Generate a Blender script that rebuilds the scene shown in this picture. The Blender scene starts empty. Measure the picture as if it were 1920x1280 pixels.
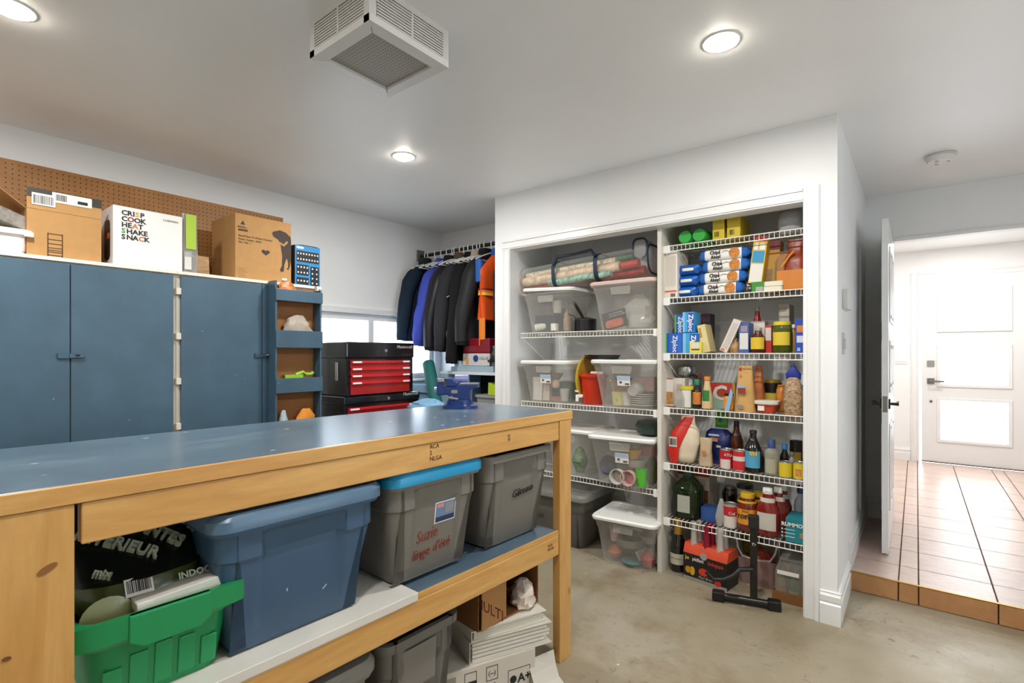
import bpy, bmesh, math, random
from mathutils import Vector, Matrix
random.seed(7)
PI = math.pi
SC = bpy.context.scene
COL = SC.collection

# ------------------------------------------------------------------ camera
A = math.atan(758 / 960)          # yaw of the camera, left of +Y
CH = 1.35                         # camera height
cam_d = bpy.data.cameras.new('camera')
cam_d.sensor_width = 36.0
cam_d.lens = 18.0
cam_d.shift_y = 24 / 1920
cam_d.clip_start = 0.02
cam = bpy.data.objects.new('camera', cam_d)
COL.objects.link(cam)
cam.location = (0, 0, CH)
cam.rotation_euler = (PI / 2, 0, A)
SC.camera = cam

# ------------------------------------------------------------------ world, light, exposure
SC.view_settings.view_transform = 'Standard'
SC.view_settings.look = 'None'
SC.view_settings.gamma = 1.0
SC.view_settings.use_curve_mapping = False
SC.view_settings.exposure = 0.0
world = bpy.data.worlds.new('overcast_sky')
SC.world = world
world.use_nodes = True
wb = world.node_tree.nodes['Background']
wb.inputs['Color'].default_value = (0.86, 0.93, 1.0, 1)
wb.inputs['Strength'].default_value = 8.0
LAMP_W = 20.5                      # watts of one ceiling downlight
LAMP_COL = (1.0, 0.985, 0.955)
SC.cycles.max_bounces = 7
SC.cycles.diffuse_bounces = 4
SC.cycles.glossy_bounces = 3
SC.cycles.transmission_bounces = 6
SC.cycles.transparent_max_bounces = 16
SC.cycles.caustics_reflective = False
SC.cycles.caustics_refractive = False
SC.cycles.sample_clamp_indirect = 6.0
SC.cycles.use_denoising = True

# ------------------------------------------------------------------ helpers
RV = (math.cos(A), math.sin(A)); FV = (-math.sin(A), math.cos(A))
def at(px, py, x=None, y=None, z=None):
    """point of the place seen at pixel (px, py) on the plane x=, y= or z="""
    k = (px - 960) / 960.0
    d = Vector((FV[0] + RV[0] * k, FV[1] + RV[1] * k, (664 - py) / 960.0))
    if x is not None: t = x / d.x
    elif y is not None: t = y / d.y
    else: t = (z - CH) / d.z
    return Vector((0, 0, CH)) + d * t

def lin(h):
    if isinstance(h, tuple): return h if len(h) == 4 else (*h, 1)
    h = h.lstrip('#')
    o = []
    for i in (0, 2, 4):
        c = int(h[i:i + 2], 16) / 255
        o.append(c / 12.92 if c <= 0.04045 else ((c + 0.055) / 1.055) ** 2.4)
    return (*o, 1)

MC = {}
def M(color, rough=0.55, metal=0.0, noise=0.0, scale=30, spec=0.5, bump=0.0, bscale=80, coat=0.0, stretch=None):
    key = (color, rough, metal, noise, scale, spec, bump, bscale, coat, stretch)
    if key in MC: return MC[key]
    m = bpy.data.materials.new('material'); m.use_nodes = True
    nt = m.node_tree; p = nt.nodes['Principled BSDF']
    c = lin(color)
    p.inputs['Base Color'].default_value = c
    p.inputs['Roughness'].default_value = rough
    p.inputs['Metallic'].default_value = metal
    p.inputs['Specular IOR Level'].default_value = spec
    p.inputs['Coat Weight'].default_value = coat
    if noise or bump:
        tc = nt.nodes.new('ShaderNodeTexCoord'); mp = nt.nodes.new('ShaderNodeMapping')
        nt.links.new(tc.outputs['Object'], mp.inputs['Vector'])
        if stretch: mp.inputs['Scale'].default_value = stretch
    if noise:
        n = nt.nodes.new('ShaderNodeTexNoise'); n.inputs['Scale'].default_value = scale; n.inputs['Detail'].default_value = 6
        nt.links.new(mp.outputs[0], n.inputs['Vector'])
        r = nt.nodes.new('ShaderNodeValToRGB')
        lo = tuple(max(0, x * (1 - noise)) for x in c[:3]); hi = tuple(min(1, x * (1 + noise)) for x in c[:3])
        r.color_ramp.elements[0].position = 0.3; r.color_ramp.elements[0].color = (*lo, 1)
        r.color_ramp.elements[1].position = 0.7; r.color_ramp.elements[1].color = (*hi, 1)
        nt.links.new(n.outputs['Fac'], r.inputs['Fac']); nt.links.new(r.outputs['Color'], p.inputs['Base Color'])
    if bump:
        n = nt.nodes.new('ShaderNodeTexNoise'); n.inputs['Scale'].default_value = bscale; n.inputs['Detail'].default_value = 4
        nt.links.new(mp.outputs[0], n.inputs['Vector'])
        b = nt.nodes.new('ShaderNodeBump'); b.inputs['Strength'].default_value = bump; b.inputs['Distance'].default_value = 0.01
        nt.links.new(n.outputs['Fac'], b.inputs['Height']); nt.links.new(b.outputs['Normal'], p.inputs['Normal'])
    MC[key] = m
    return m

def clear(color='#ffffff', body=0.25, rough=0.12, key=None):
    """thin see-through plastic or glass: part transparent, part glossy skin"""
    k = ('clear', color, body, rough)
    if k in MC: return MC[k]
    m = bpy.data.materials.new('clear_material'); m.use_nodes = True
    nt = m.node_tree; p = nt.nodes['Principled BSDF']; out = nt.nodes['Material Output']
    c = lin(color)
    p.inputs['Base Color'].default_value = c; p.inputs['Roughness'].default_value = rough
    t = nt.nodes.new('ShaderNodeBsdfTransparent'); t.inputs['Color'].default_value = tuple(0.6 + 0.4 * x for x in c[:3]) + (1,)
    mx = nt.nodes.new('ShaderNodeMixShader')
    fr = nt.nodes.new('ShaderNodeLayerWeight'); fr.inputs['Blend'].default_value = 0.25
    mr = nt.nodes.new('ShaderNodeMapRange'); mr.inputs['To Min'].default_value = body; mr.inputs['To Max'].default_value = min(1, body + 0.45)
    nt.links.new(fr.outputs['Facing'], mr.inputs['Value'])
    nt.links.new(mr.outputs[0], mx.inputs['Fac']); nt.links.new(t.outputs[0], mx.inputs[1]); nt.links.new(p.outputs[0], mx.inputs[2])
    nt.links.new(mx.outputs[0], out.inputs['Surface'])
    MC[k] = m
    return m

def emit(color, s):
    k = ('emit', color, s)
    if k in MC: return MC[k]
    m = bpy.data.materials.new('lamp_material'); m.use_nodes = True
    nt = m.node_tree; nt.nodes.remove(nt.nodes['Principled BSDF'])
    e = nt.nodes.new('ShaderNodeEmission'); e.inputs['Color'].default_value = lin(color); e.inputs['Strength'].default_value = s
    nt.links.new(e.outputs[0], nt.nodes['Material Output'].inputs['Surface'])
    MC[k] = m
    return m

class MB:
    def __init__(s): s.v = []; s.f = []
    def add(s, vs, fs, mat=None):
        b = len(s.v)
        s.v += [tuple(mat @ Vector(v)) if mat else tuple(v) for v in vs]
        s.f += [tuple(i + b for i in f) for f in fs]
        return s
    def box(s, x0, y0, z0, x1, y1, z1, mat=None):
        v = [(x0,y0,z0),(x1,y0,z0),(x1,y1,z0),(x0,y1,z0),(x0,y0,z1),(x1,y0,z1),(x1,y1,z1),(x0,y1,z1)]
        return s.add(v, [(0,3,2,1),(4,5,6,7),(0,1,5,4),(1,2,6,5),(2,3,7,6),(3,0,4,7)], mat)
    def loft(s, rings, cap0=True, cap1=True, closed=True, mat=None):
        n = len(rings[0]); v = [p for r in rings for p in r]; f = []
        for i in range(len(rings) - 1):
            for j in range(n if closed else n - 1):
                k = (j + 1) % n
                f.append((i*n+j, i*n+k, (i+1)*n+k, (i+1)*n+j))
        if cap0: f.append(tuple(range(n))[::-1])
        if cap1: f.append(tuple((len(rings)-1)*n + j for j in range(n)))
        return s.add(v, f, mat)
    def lathe(s, prof, n=20, c=(0,0,0), sq=None, mat=None):
        rings = []
        for r, z in prof:
            ring = []
            for j in range(n):
                a = 2*PI*j/n; ca, sa = math.cos(a), math.sin(a)
                if sq: 
                    k = 1/((abs(ca)**sq + abs(sa)**sq) ** (1/sq)); ca *= k; sa *= k
                ring.append((c[0] + max(r, 1e-4)*ca, c[1] + max(r, 1e-4)*sa, c[2] + z))
            rings.append(ring)
        return s.loft(rings, True, True, True, mat)
    def shell(s, r, z0, z1, a0, a1, c=(0,0,0), n=12, sq=None):
        """part of a cylinder wall between two angles (degrees, -90 faces the front)"""
        rings = []
        for z in (z0, z1):
            ring = []
            for j in range(n + 1):
                a = math.radians(a0 + (a1 - a0)*j/n); ca, sa = math.cos(a), math.sin(a)
                if sq:
                    k = 1/((abs(ca)**sq + abs(sa)**sq) ** (1/sq)); ca *= k; sa *= k
                ring.append((c[0] + r*ca, c[1] + r*sa, c[2] + z))
            rings.append(ring)
        return s.loft(rings, False, False, False)
    def tube(s, pts, r, n=8, cap=True, mat=None):
        pts = [Vector(p) for p in pts]; rings = []
        rr_ = r if isinstance(r, (list, tuple)) else [r]*len(pts)
        ref = None
        for i, p in enumerate(pts):
            t = (pts[min(i+1, len(pts)-1)] - pts[max(i-1, 0)]).normalized()
            if ref is None: ref = Vector((0,0,1)) if abs(t.z) < 0.9 else Vector((1,0,0))
            u = t.cross(ref).normalized(); w = u.cross(t).normalized(); ref = w
            rings.append([tuple(p + (u*math.cos(2*PI*j/n) + w*math.sin(2*PI*j/n))*rr_[i]) for j in range(n)])
        return s.loft(rings, cap, cap, True, mat)
    def prism(s, poly, y0, y1, mat=None):
        """polygon in x,z pushed from y0 to y1"""
        return s.loft([[(x, y0, z) for x, z in poly], [(x, y1, z) for x, z in poly]], mat=mat)
    def build(s, name, mat, parent=None, smooth=False, bevel=0.0, ang=40, seg=2):
        me = bpy.data.meshes.new(name)
        me.from_pydata(s.v, [], s.f)
        bm = bmesh.new(); bm.from_mesh(me); bmesh.ops.recalc_face_normals(bm, faces=bm.faces); bm.to_mesh(me); bm.free()
        if smooth:
            for p in me.polygons: p.use_smooth = True
            me.set_sharp_from_angle(angle=math.radians(ang))
        me.materials.append(mat)
        o = bpy.data.objects.new(name, me); COL.objects.link(o)
        if parent is not None: o.parent = parent
        if bevel:
            b = o.modifiers.new('bevel', 'BEVEL'); b.width = bevel; b.segments = seg; b.limit_method = 'ANGLE'; b.angle_limit = math.radians(50)
        return o

def tag(o, label=None, cat=None, group=None, kind=None):
    if label: o['label'] = label
    if cat: o['category'] = cat
    if group: o['group'] = group
    if kind: o['kind'] = kind
    return o
def thing(name, label, cat, loc=(0,0,0), rz=0.0, group=None, rx=0.0, ry=0.0):
    o = bpy.data.objects.new(name, None); COL.objects.link(o)
    o.empty_display_size = 0.05
    o.location = loc; o.rotation_euler = (rx, ry, rz)
    return tag(o, label, cat, group)
def struct(name, mb, mat, parent=None, **kw):
    o = mb.build(name, mat, parent, **kw)
    if parent is None: o['kind'] = 'structure'
    return o
def copy_tree(o, parent=None):
    c = o.copy(); COL.objects.link(c); c.parent = parent
    for ch in list(o.children): copy_tree(ch, c)
    return c
def B(x0, y0, z0, x1, y1, z1): return MB().box(x0, y0, z0, x1, y1, z1)
def panel(x0, z0, x1, z1, y=0.0, t=0.0006):
    """thin printed or stuck-on rectangle on a face that looks to -y"""
    return MB().box(x0, y - t, z0, x1, y, z1)
def text(s, size, mat, parent, loc, rz=0.0, name='lettering', align='LEFT', shear=0.0, ry=0.0, rx=PI/2, thick=0.0004, sx=1.0, bold=0.0, spin=0.0):
    cu = bpy.data.curves.new('t', 'FONT'); cu.body = s; cu.size = size; cu.align_x = align; cu.shear = shear; cu.extrude = thick; cu.resolution_u = 2
    cu.offset = bold
    o = bpy.data.objects.new('t', cu); COL.objects.link(o)
    dg = bpy.context.evaluated_depsgraph_get(); dg.update()
    me = bpy.data.meshes.new_from_object(o.evaluated_get(dg))
    bpy.data.objects.remove(o)
    me.materials.clear(); me.materials.append(mat)
    t = bpy.data.objects.new(name, me); COL.objects.link(t)
    t.location = loc; t.rotation_euler = (rx, ry, rz); t.scale = (sx, 1, 1)
    if spin: t.rotation_mode = 'ZYX'; t.rotation_euler = (rx, 0, spin)
    if parent is not None: t.parent = parent
    return t
def rr(w, d, r, n=5, cx=0, cy=0, z=0):
    """rounded rectangle ring"""
    r = min(r, w/2 - 1e-4, d/2 - 1e-4); out = []
    for qx, qy, a0 in ((1,-1,-90), (1,1,0), (-1,1,90), (-1,-1,180)):
        for k in range(n + 1):
            a = math.radians(a0 + 90*k/n)
            out.append((cx + qx*(w/2 - r) + r*math.cos(a), cy + qy*(d/2 - r) + r*math.sin(a), z))
    return out
def se(w, d, z, n=24, e=2.6, cx=0, cy=0, jit=0.0):
    """superellipse ring"""
    out = []
    for j in range(n):
        a = 2*PI*j/n; ca, sa = math.cos(a), math.sin(a)
        k = 1/((abs(ca)**e + abs(sa)**e) ** (1/e)); q = 1 + random.uniform(-jit, jit)
        out.append((cx + w/2*ca*k*q, cy + d/2*sa*k*q, z + random.uniform(-jit, jit)*0.02))
    return out

# common materials
WHITE = M('#f3f2ef', 0.45); OFFW = M('#e9e6df', 0.6); BLACK = M('#0d0d0e', 0.4); INK = M('#1a1a1a', 0.7)
WIRE = M('#efece4', 0.35); STEEL = M('#b9b9b7', 0.28, 1.0); DSTEEL = M('#4a4744', 0.35, 1.0)
PAINT = M('#eff0f0', 0.5, noise=0.02, scale=3, bump=0.03, bscale=160)
CEILP = M('#f6f7f7', 0.42, noise=0.015, scale=2)
TRIM = M('#ebebea', 0.33)
BLUE = None
# ------------------------------------------------------------------ special procedural materials
def node_mat(name):
    m = bpy.data.materials.new(name); m.use_nodes = True
    nt = m.node_tree; p = nt.nodes['Principled BSDF']
    tc = nt.nodes.new('ShaderNodeTexCoord'); mp = nt.nodes.new('ShaderNodeMapping')
    nt.links.new(tc.outputs['Object'], mp.inputs['Vector'])
    return m, nt, p, mp
def noise_n(nt, mp, scale, detail=5, rough=0.55, dist=0.0):
    n = nt.nodes.new('ShaderNodeTexNoise'); n.inputs['Scale'].default_value = scale
    n.inputs['Detail'].default_value = detail; n.inputs['Roughness'].default_value = rough; n.inputs['Distortion'].default_value = dist
    nt.links.new(mp.outputs[0], n.inputs['Vector']); return n
def ramp(nt, src, stops):
    r = nt.nodes.new('ShaderNodeValToRGB'); els = r.color_ramp.elements
    while len(els) < len(stops): els.new(0.5)
    for e, (pos, c) in zip(els, stops): e.position = pos; e.color = lin(c) if isinstance(c, str) else (c, c, c, 1)
    nt.links.new(src, r.inputs['Fac']); return r
def mixc(nt, fac, a, b, mode='MIX'):
    x = nt.nodes.new('ShaderNodeMix'); x.data_type = 'RGBA'; x.blend_type = mode
    if hasattr(fac, 'links'): nt.links.new(fac, x.inputs[0])
    else: x.inputs[0].default_value = fac
    for s, i in ((a, 6), (b, 7)):
        if hasattr(s, 'links'): nt.links.new(s, x.inputs[i])
        else: x.inputs[i].default_value = lin(s)
    return x.outputs[2]
def bump(nt, p, src, strength, dist=0.01):
    b = nt.nodes.new('ShaderNodeBump'); b.inputs['Strength'].default_value = strength; b.inputs['Distance'].default_value = dist
    nt.links.new(src, b.inputs['Height']); nt.links.new(b.outputs[0], p.inputs['Normal'])

def concrete_mat():
    m, nt, p, mp = node_mat('concrete')
    a = ramp(nt, noise_n(nt, mp, 1.1, 6).outputs['Fac'], [(0.32, '#8d7f66'), (0.52, '#9f937c'), (0.7, '#b0a898')])
    b = ramp(nt, noise_n(nt, mp, 3.0, 8, 0.7).outputs['Fac'], [(0.5, 0.0), (0.74, 1.0)])
    c1 = mixc(nt, b.outputs[0], a.outputs[0], '#85745a')
    s = ramp(nt, noise_n(nt, mp, 26, 6, 0.75, 0.6).outputs['Fac'], [(0.58, 0.0), (0.66, 1.0)])
    g = ramp(nt, noise_n(nt, mp, 2.1, 3).outputs['Fac'], [(0.42, 0.0), (0.6, 1.0)])
    mul = nt.nodes.new('ShaderNodeMath'); mul.operation = 'MULTIPLY'
    nt.links.new(s.outputs[0], mul.inputs[0]); nt.links.new(g.outputs[0], mul.inputs[1])
    mul2 = nt.nodes.new('ShaderNodeMath'); mul2.operation = 'MULTIPLY'; mul2.inputs[1].default_value = 0.8
    nt.links.new(mul.outputs[0], mul2.inputs[0])
    c2 = mixc(nt, mul2.outputs[0], c1, '#4f3d24')
    v = nt.nodes.new('ShaderNodeTexVoronoi'); v.inputs['Scale'].default_value = 7.0; nt.links.new(mp.outputs[0], v.inputs['Vector'])
    sp = ramp(nt, v.outputs['Distance'], [(0.03, 1.0), (0.05, 0.0)])
    c3 = mixc(nt, sp.outputs[0], c2, '#e6e3da')
    nt.links.new(c3, p.inputs['Base Color'])
    rr_ = ramp(nt, noise_n(nt, mp, 4, 5).outputs['Fac'], [(0.3, 0.30), (0.7, 0.52)])
    nt.links.new(rr_.outputs[0], p.inputs['Roughness'])
    bump(nt, p, noise_n(nt, mp, 45, 6).outputs['Fac'], 0.12)
    return m
CONCRETE = concrete_mat()

def wood_mat(name, light, dark, knot, stretch, kscale=5.0, kn=True):
    m, nt, p, mp = node_mat(name)
    mp.inputs['Scale'].default_value = stretch
    a = ramp(nt, noise_n(nt, mp, 14, 7, 0.6, 1.2).outputs['Fac'], [(0.3, dark), (0.68, light)])
    col = a.outputs[0]
    fine = ramp(nt, noise_n(nt, mp, 70, 4).outputs['Fac'], [(0.35, 0.90), (0.65, 1.0)])
    col = mixc(nt, 1.0, col, fine.outputs[0], 'MULTIPLY')
    if kn:
        tc = nt.nodes.new('ShaderNodeTexCoord'); mp2 = nt.nodes.new('ShaderNodeMapping')
        mp2.inputs['Scale'].default_value = tuple(0.5 + 0.5*x for x in stretch)
        nt.links.new(tc.outputs['Object'], mp2.inputs['Vector'])
        v = nt.nodes.new('ShaderNodeTexVoronoi'); v.inputs['Scale'].default_value = kscale
        nt.links.new(mp2.outputs[0], v.inputs['Vector'])
        k = ramp(nt, v.outputs['Distance'], [(0.03, 1.0), (0.075, 0.0)])
        col = mixc(nt, k.outputs[0], col, knot)
    nt.links.new(col, p.inputs['Base Color']); p.inputs['Roughness'].default_value = 0.42
    bump(nt, p, a.outputs[0], 0.05)
    return m
PINE = wood_mat('pine', '#dcae6a', '#c6914c', '#7a4a1c', (0.12, 1, 1), 4.2)
PINEV = wood_mat('pine_upright', '#dcae6a', '#c6914c', '#7a4a1c', (1, 1, 0.12), 5.5)
HARDB = M('#8f5d2f', 0.6, noise=0.10, scale=60)
OSB = wood_mat('osb', '#d3a467', '#8f6430', '#6d4a22', (0.5, 1, 2.0), 9)
CARD = M('#a97a46', 0.8, noise=0.05, scale=25); CARD2 = M('#b58954', 0.8, noise=0.05, scale=25); CARDD = M('#855a30', 0.85, noise=0.06, scale=25)

def blue_mat():
    m, nt, p, mp = node_mat('blue_paint')
    a = ramp(nt, noise_n(nt, mp, 5, 6).outputs['Fac'], [(0.3, '#3b5466'), (0.7, '#436073')])
    v = nt.nodes.new('ShaderNodeTexVoronoi'); v.inputs['Scale'].default_value = 11; nt.links.new(mp.outputs[0], v.inputs['Vector'])
    sp = ramp(nt, v.outputs['Distance'], [(0.025, 1.0), (0.035, 0.0)])
    c = mixc(nt, sp.outputs[0], a.outputs[0], '#8fa4b2')
    nt.links.new(c, p.inputs['Base Color']); p.inputs['Roughness'].default_value = 0.42
    bump(nt, p, noise_n(nt, mp, 60, 4).outputs['Fac'], 0.05)
    return m
BLUE = blue_mat()
def bench_mat():
    m, nt, p, mp = node_mat('scuffed_blue_paint')
    mp.inputs['Scale'].default_value = (0.5, 1, 1)
    a = ramp(nt, noise_n(nt, mp, 4, 8, 0.65, 0.5).outputs['Fac'], [(0.3, '#46596a'), (0.55, '#586d7c'), (0.8, '#7d8d98')])
    v = nt.nodes.new('ShaderNodeTexVoronoi'); v.inputs['Scale'].default_value = 16; nt.links.new(mp.outputs[0], v.inputs['Vector'])
    sp = ramp(nt, v.outputs['Distance'], [(0.05, 1.0), (0.08, 0.0)])
    c = mixc(nt, sp.outputs[0], a.outputs[0], '#cfcabc')
    nt.links.new(c, p.inputs['Base Color']); p.inputs['Roughness'].default_value = 0.27; p.inputs['Coat Weight'].default_value = 0.25; p.inputs['Coat Roughness'].default_value = 0.2
    bump(nt, p, noise_n(nt, mp, 12, 5).outputs['Fac'], 0.05)
    return m
BENCHB = bench_mat()
def peg_mat():
    m, nt, p, mp = node_mat('pegboard')
    base = ramp(nt, noise_n(nt, mp, 6, 7).outputs['Fac'], [(0.3, '#a06c36'), (0.7, '#b98449')])
    # holes on a one inch grid: distance of (y, z) to the nearest grid point
    sep = nt.nodes.new('ShaderNodeSeparateXYZ'); nt.links.new(mp.outputs[0], sep.inputs[0])
    outs = []
    for ax in ('X', 'Z'):
        d = nt.nodes.new('ShaderNodeMath'); d.operation = 'MODULO'; d.inputs[1].default_value = 0.0254
        nt.links.new(sep.outputs[ax], d.inputs[0])
        s = nt.nodes.new('ShaderNodeMath'); s.operation = 'SUBTRACT'; s.inputs[1].default_value = 0.0127
        nt.links.new(d.outputs[0], s.inputs[0])
        q = nt.nodes.new('ShaderNodeMath'); q.operation = 'MULTIPLY'
        nt.links.new(s.outputs[0], q.inputs[0]); nt.links.new(s.outputs[0], q.inputs[1]); outs.append(q)
    ad = nt.nodes.new('ShaderNodeMath'); nt.links.new(outs[0].outputs[0], ad.inputs[0]); nt.links.new(outs[1].outputs[0], ad.inputs[1])
    sq = nt.nodes.new('ShaderNodeMath'); sq.operation = 'LESS_THAN'; sq.inputs[1].default_value = 0.0034**2
    nt.links.new(ad.outputs[0], sq.inputs[0])
    nt.links.new(mixc(nt, sq.outputs[0], base.outputs[0], '#2a1808'), p.inputs['Base Color']); p.inputs['Roughness'].default_value = 0.5
    return m
PEG = peg_mat()
def tile_mat(name, a_, b_, rough):
    m, nt, p, mp = node_mat(name)
    oi = nt.nodes.new('ShaderNodeObjectInfo')
    n = noise_n(nt, mp, 9, 6, 0.6, 1.5)
    a = ramp(nt, n.outputs['Fac'], [(0.3, a_), (0.7, b_)])
    v = nt.nodes.new('ShaderNodeHueSaturation'); nt.links.new(a.outputs[0], v.inputs['Color'])
    mr = nt.nodes.new('ShaderNodeMapRange'); mr.inputs['To Min'].default_value = 0.94; mr.inputs['To Max'].default_value = 1.05
    nt.links.new(oi.outputs['Random'], mr.inputs['Value']); nt.links.new(mr.outputs[0], v.inputs['Value'])
    nt.links.new(v.outputs[0], p.inputs['Base Color']); p.inputs['Roughness'].default_value = rough
    bump(nt, p, noise_n(nt, mp, 20, 5, 0.6, 2.0).outputs['Fac'], 0.22, 0.006)
    return m
TILE = tile_mat('clay_tile', '#c6aa9b', '#d6bfb2', 0.28)
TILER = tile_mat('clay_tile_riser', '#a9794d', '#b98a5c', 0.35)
GROUT = M('#5d4a3e', 0.9)

# ------------------------------------------------------------------ the shell of the place
XL, XR, YB, YC, ZC = -3.73, 2.3, 3.58, 3.003, 2.549
YS, YH, YF, ZS = 3.512, 4.779, 7.604, 0.107
XW, XC0 = -0.308, -2.537          # hall side wall, left edge of the closet front
YN = -2.4
struct('floor', B(XL - .12, YN - .12, -.1, XR + .12, YB + .1, 0), CONCRETE)
struct('ceiling', B(XL - .12, YN - .12, ZC, XR + .12, YF + .12, ZC + .1), CEILP)
# left wall with the window strip
W0, W1, WZ0, WZ1 = 2.08, 3.50, 1.12, 1.70
struct('wall_left', MB().box(XL - .12, YN - .12, 0, XL, W0, ZC).box(XL - .12, W1, 0, XL, YB + .12, ZC)
       .box(XL - .12, W0, 0, XL, W1, WZ0).box(XL - .12, W0, WZ1, XL, W1, ZC), PAINT)
struct('wall_back', B(XL, YB, 0, XW - .12, YB + .12, ZC), PAINT)
# closet: front wall with the opening, left cheek, right cheek which runs on as the hall side wall
OX0, OX1, OZ = -2.383, -0.457, 2.135
struct('wall_closet_left', MB().box(XC0, YC, 0, OX0, YC + .1, ZC), PAINT)
struct('wall_closet_right', MB().box(OX1, YC, 0, XW, YC + .1, ZC), PAINT)
struct('wall_closet_header', MB().box(OX0, YC, OZ, OX1, YC + .1, ZC), PAINT)
struct('wall_closet_side', B(XC0, YC + .1, 0, -2.40, YB, ZC), PAINT)
struct('wall_hall', B(-0.42, YC + .1, 0, XW, YH, ZC), PAINT)
# wall with the doorway into the entrance hall
DX0, DX1, DZ = -0.135, 0.78, 2.20
struct('wall_doorway', MB().box(-1.3, YH, 0, DX0, YH + .12, ZC).box(DX1, YH, 0, XR, YH + .12, ZC).box(DX0, YH, DZ, DX1, YH + .12, ZC), PAINT)
struct('wall_entrance', MB().box(-1.42, YF, 0, .03, YF + .14, ZC).box(.985, YF, 0, XR, YF + .14, ZC).box(.03, YF, ZS + 2.115, .985, YF + .14, ZC)
       .box(-1.42, YH, 0, -1.3, YF, ZC), PAINT)
# right wall with a wide window, and the wall behind the camera with the garage door
RW0, RW1, RZ0, RZ1 = 1.3, 2.9, 0.9, 2.0
struct('wall_right', MB().box(XR, YN - .12, 0, XR + .12, RW0, ZC).box(XR, RW1, 0, XR + .12, YF + .14, ZC)
       .box(XR, RW0, 0, XR + .12, RW1, RZ0).box(XR, RW0, RZ1, XR + .12, RW1, ZC), PAINT)
struct('wall_front', B(XL, YN - .12, 0, XR, YN, ZC), PAINT)
PANE = clear('#f4fbff', 0.05, 0.03)
w = struct('window_1', MB().box(XL - .10, W0, WZ1 - .055, XL - .03, W1, WZ1).box(XL - .10, W0, WZ0, XL - .03, W1, WZ0 + .05)
           .box(XL - .10, W0, WZ0, XL - .03, W0 + .05, WZ1).box(XL - .10, W1 - .05, WZ0, XL - .03, W1, WZ1), TRIM)
mu = at(700, 620, x=XL).y
B(XL - .10, mu - .028, WZ0 + .05, XL - .03, mu + .028, WZ1 - .055).build('mullion', TRIM, w)
B(XL - .066, W0 + .05, WZ0 + .05, XL - .062, mu - .028, WZ1 - .055).build('pane', PANE, w)
B(XL - .066, mu + .028, WZ0 + .05, XL - .062, W1 - .05, WZ1 - .055).build('pane', PANE, w)
MB().box(XL, W0 - .07, WZ1, XL + .018, W1 + .07, WZ1 + .045).build('casing', TRIM, w, bevel=.004)
B(XL - .03, W0, WZ0 - .02, XL + .05, W1, WZ0).build('sill', TRIM, w, bevel=.004)
w = struct('window_2', MB().box(XR + .03, RW0, RZ1 - .06, XR + .1, RW1, RZ1).box(XR + .03, RW0, RZ0, XR + .1, RW1, RZ0 + .06)
           .box(XR + .03, RW0, RZ0, XR + .1, RW0 + .06, RZ1).box(XR + .03, RW1 - .06, RZ0, XR + .1, RW1, RZ1), TRIM)
for k in range(2):
    ym = RW0 + (RW1 - RW0)*(k + 1)/3
    B(XR + .03, ym - .03, RZ0 + .06, XR + .1, ym + .03, RZ1 - .06).build('mullion', TRIM, w)
for k in range(3):
    ya = RW0 + (RW1 - RW0)*k/3
    B(XR + .062, ya + .06 - .03*(k > 0), RZ0 + .06, XR + .066, ya + (RW1 - RW0)/3 - .03 - .03*(k == 2), RZ1 - .06).build('pane', PANE, w)

# trims and baseboards
def base_prof(h=.165, t=.016): return [(0, 0), (-t, 0), (-t, h*.60), (-t*.55, h*.64), (-t*.8, h*.70), (-t*.95, h*.86), (-t*.4, h*.93), (-t*.6, h*.97), (0, h)]
def baseboard(name, p0, p1, out, z0, h=.165, t=.016):
    """moulding from p0 to p1 (x, y) that stands proud along `out`"""
    rings = [[(p[0] - out[0]*a, p[1] - out[1]*a, z0 + zz) for a, zz in base_prof(h, t)] for p in (p0, p1)]
    return struct(name, MB().loft(rings), TRIM)
CX = -0.382                                           # outer edge of the right closet casing
baseboard('baseboard_closet', (CX, YC), (XW + .016, YC), (0, -1), 0)
baseboard('baseboard_hall', (XW, YC - .002), (XW, YS), (1, 0), 0)
baseboard('baseboard_step', (XW, YS + .002), (XW, YH), (1, 0), ZS)
baseboard('baseboard_doorway', (XW, YH), (DX0 - .07, YH), (0, -1), ZS)
baseboard('baseboard_entrance', (-1.3, YF), (-.055, YF), (0, -1), ZS, .15)
baseboard('baseboard_right', (XR, YN), (XR, YS), (-1, 0), 0)
def casing(name, x0, x1, z0, z1, y, side):
    """flat moulding with two stepped beads on a wall that looks to -y; side: V vertical, H horizontal"""
    mb = MB().box(x0, y - .010, z0, x1, y, z1)
    if side == 'V':
        mb.box(x0 + .008, y - .016, z0, x0 + .018, y - .010, z1).box(x1 - .022, y - .018, z0, x1 - .004, y - .010, z1)
    else:
        mb.box(x0, y - .016, z0 + .008, x1, y - .010, z0 + .018).box(x0, y - .018, z1 - .022, x1, y - .010, z1 - .004)
    return struct(name, mb, TRIM, bevel=.0015)
casing('trim_1', OX1, CX, 0, OZ + .075, YC, 'V')
casing('trim_2', OX0 - .075, OX1, OZ, OZ + .075, YC, 'H')
casing('trim_3', OX0 - .075, OX0, 0, OZ, YC, 'V')
casing('trim_4', DX0 - .07, DX0, ZS, DZ + .07, YH, 'V')
casing('trim_5', DX0, DX1, DZ, DZ + .012, YH, 'H')
casing('trim_6', -.052, .03, ZS, ZS + 2.19, YF, 'V')
casing('trim_7', .03, .985, ZS + 2.115, ZS + 2.19, YF, 'H')
struct('trim_8', B(XW, 4.23, ZS + .17, XW + .012, 4.30, 2.10), TRIM, bevel=.003)

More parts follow.
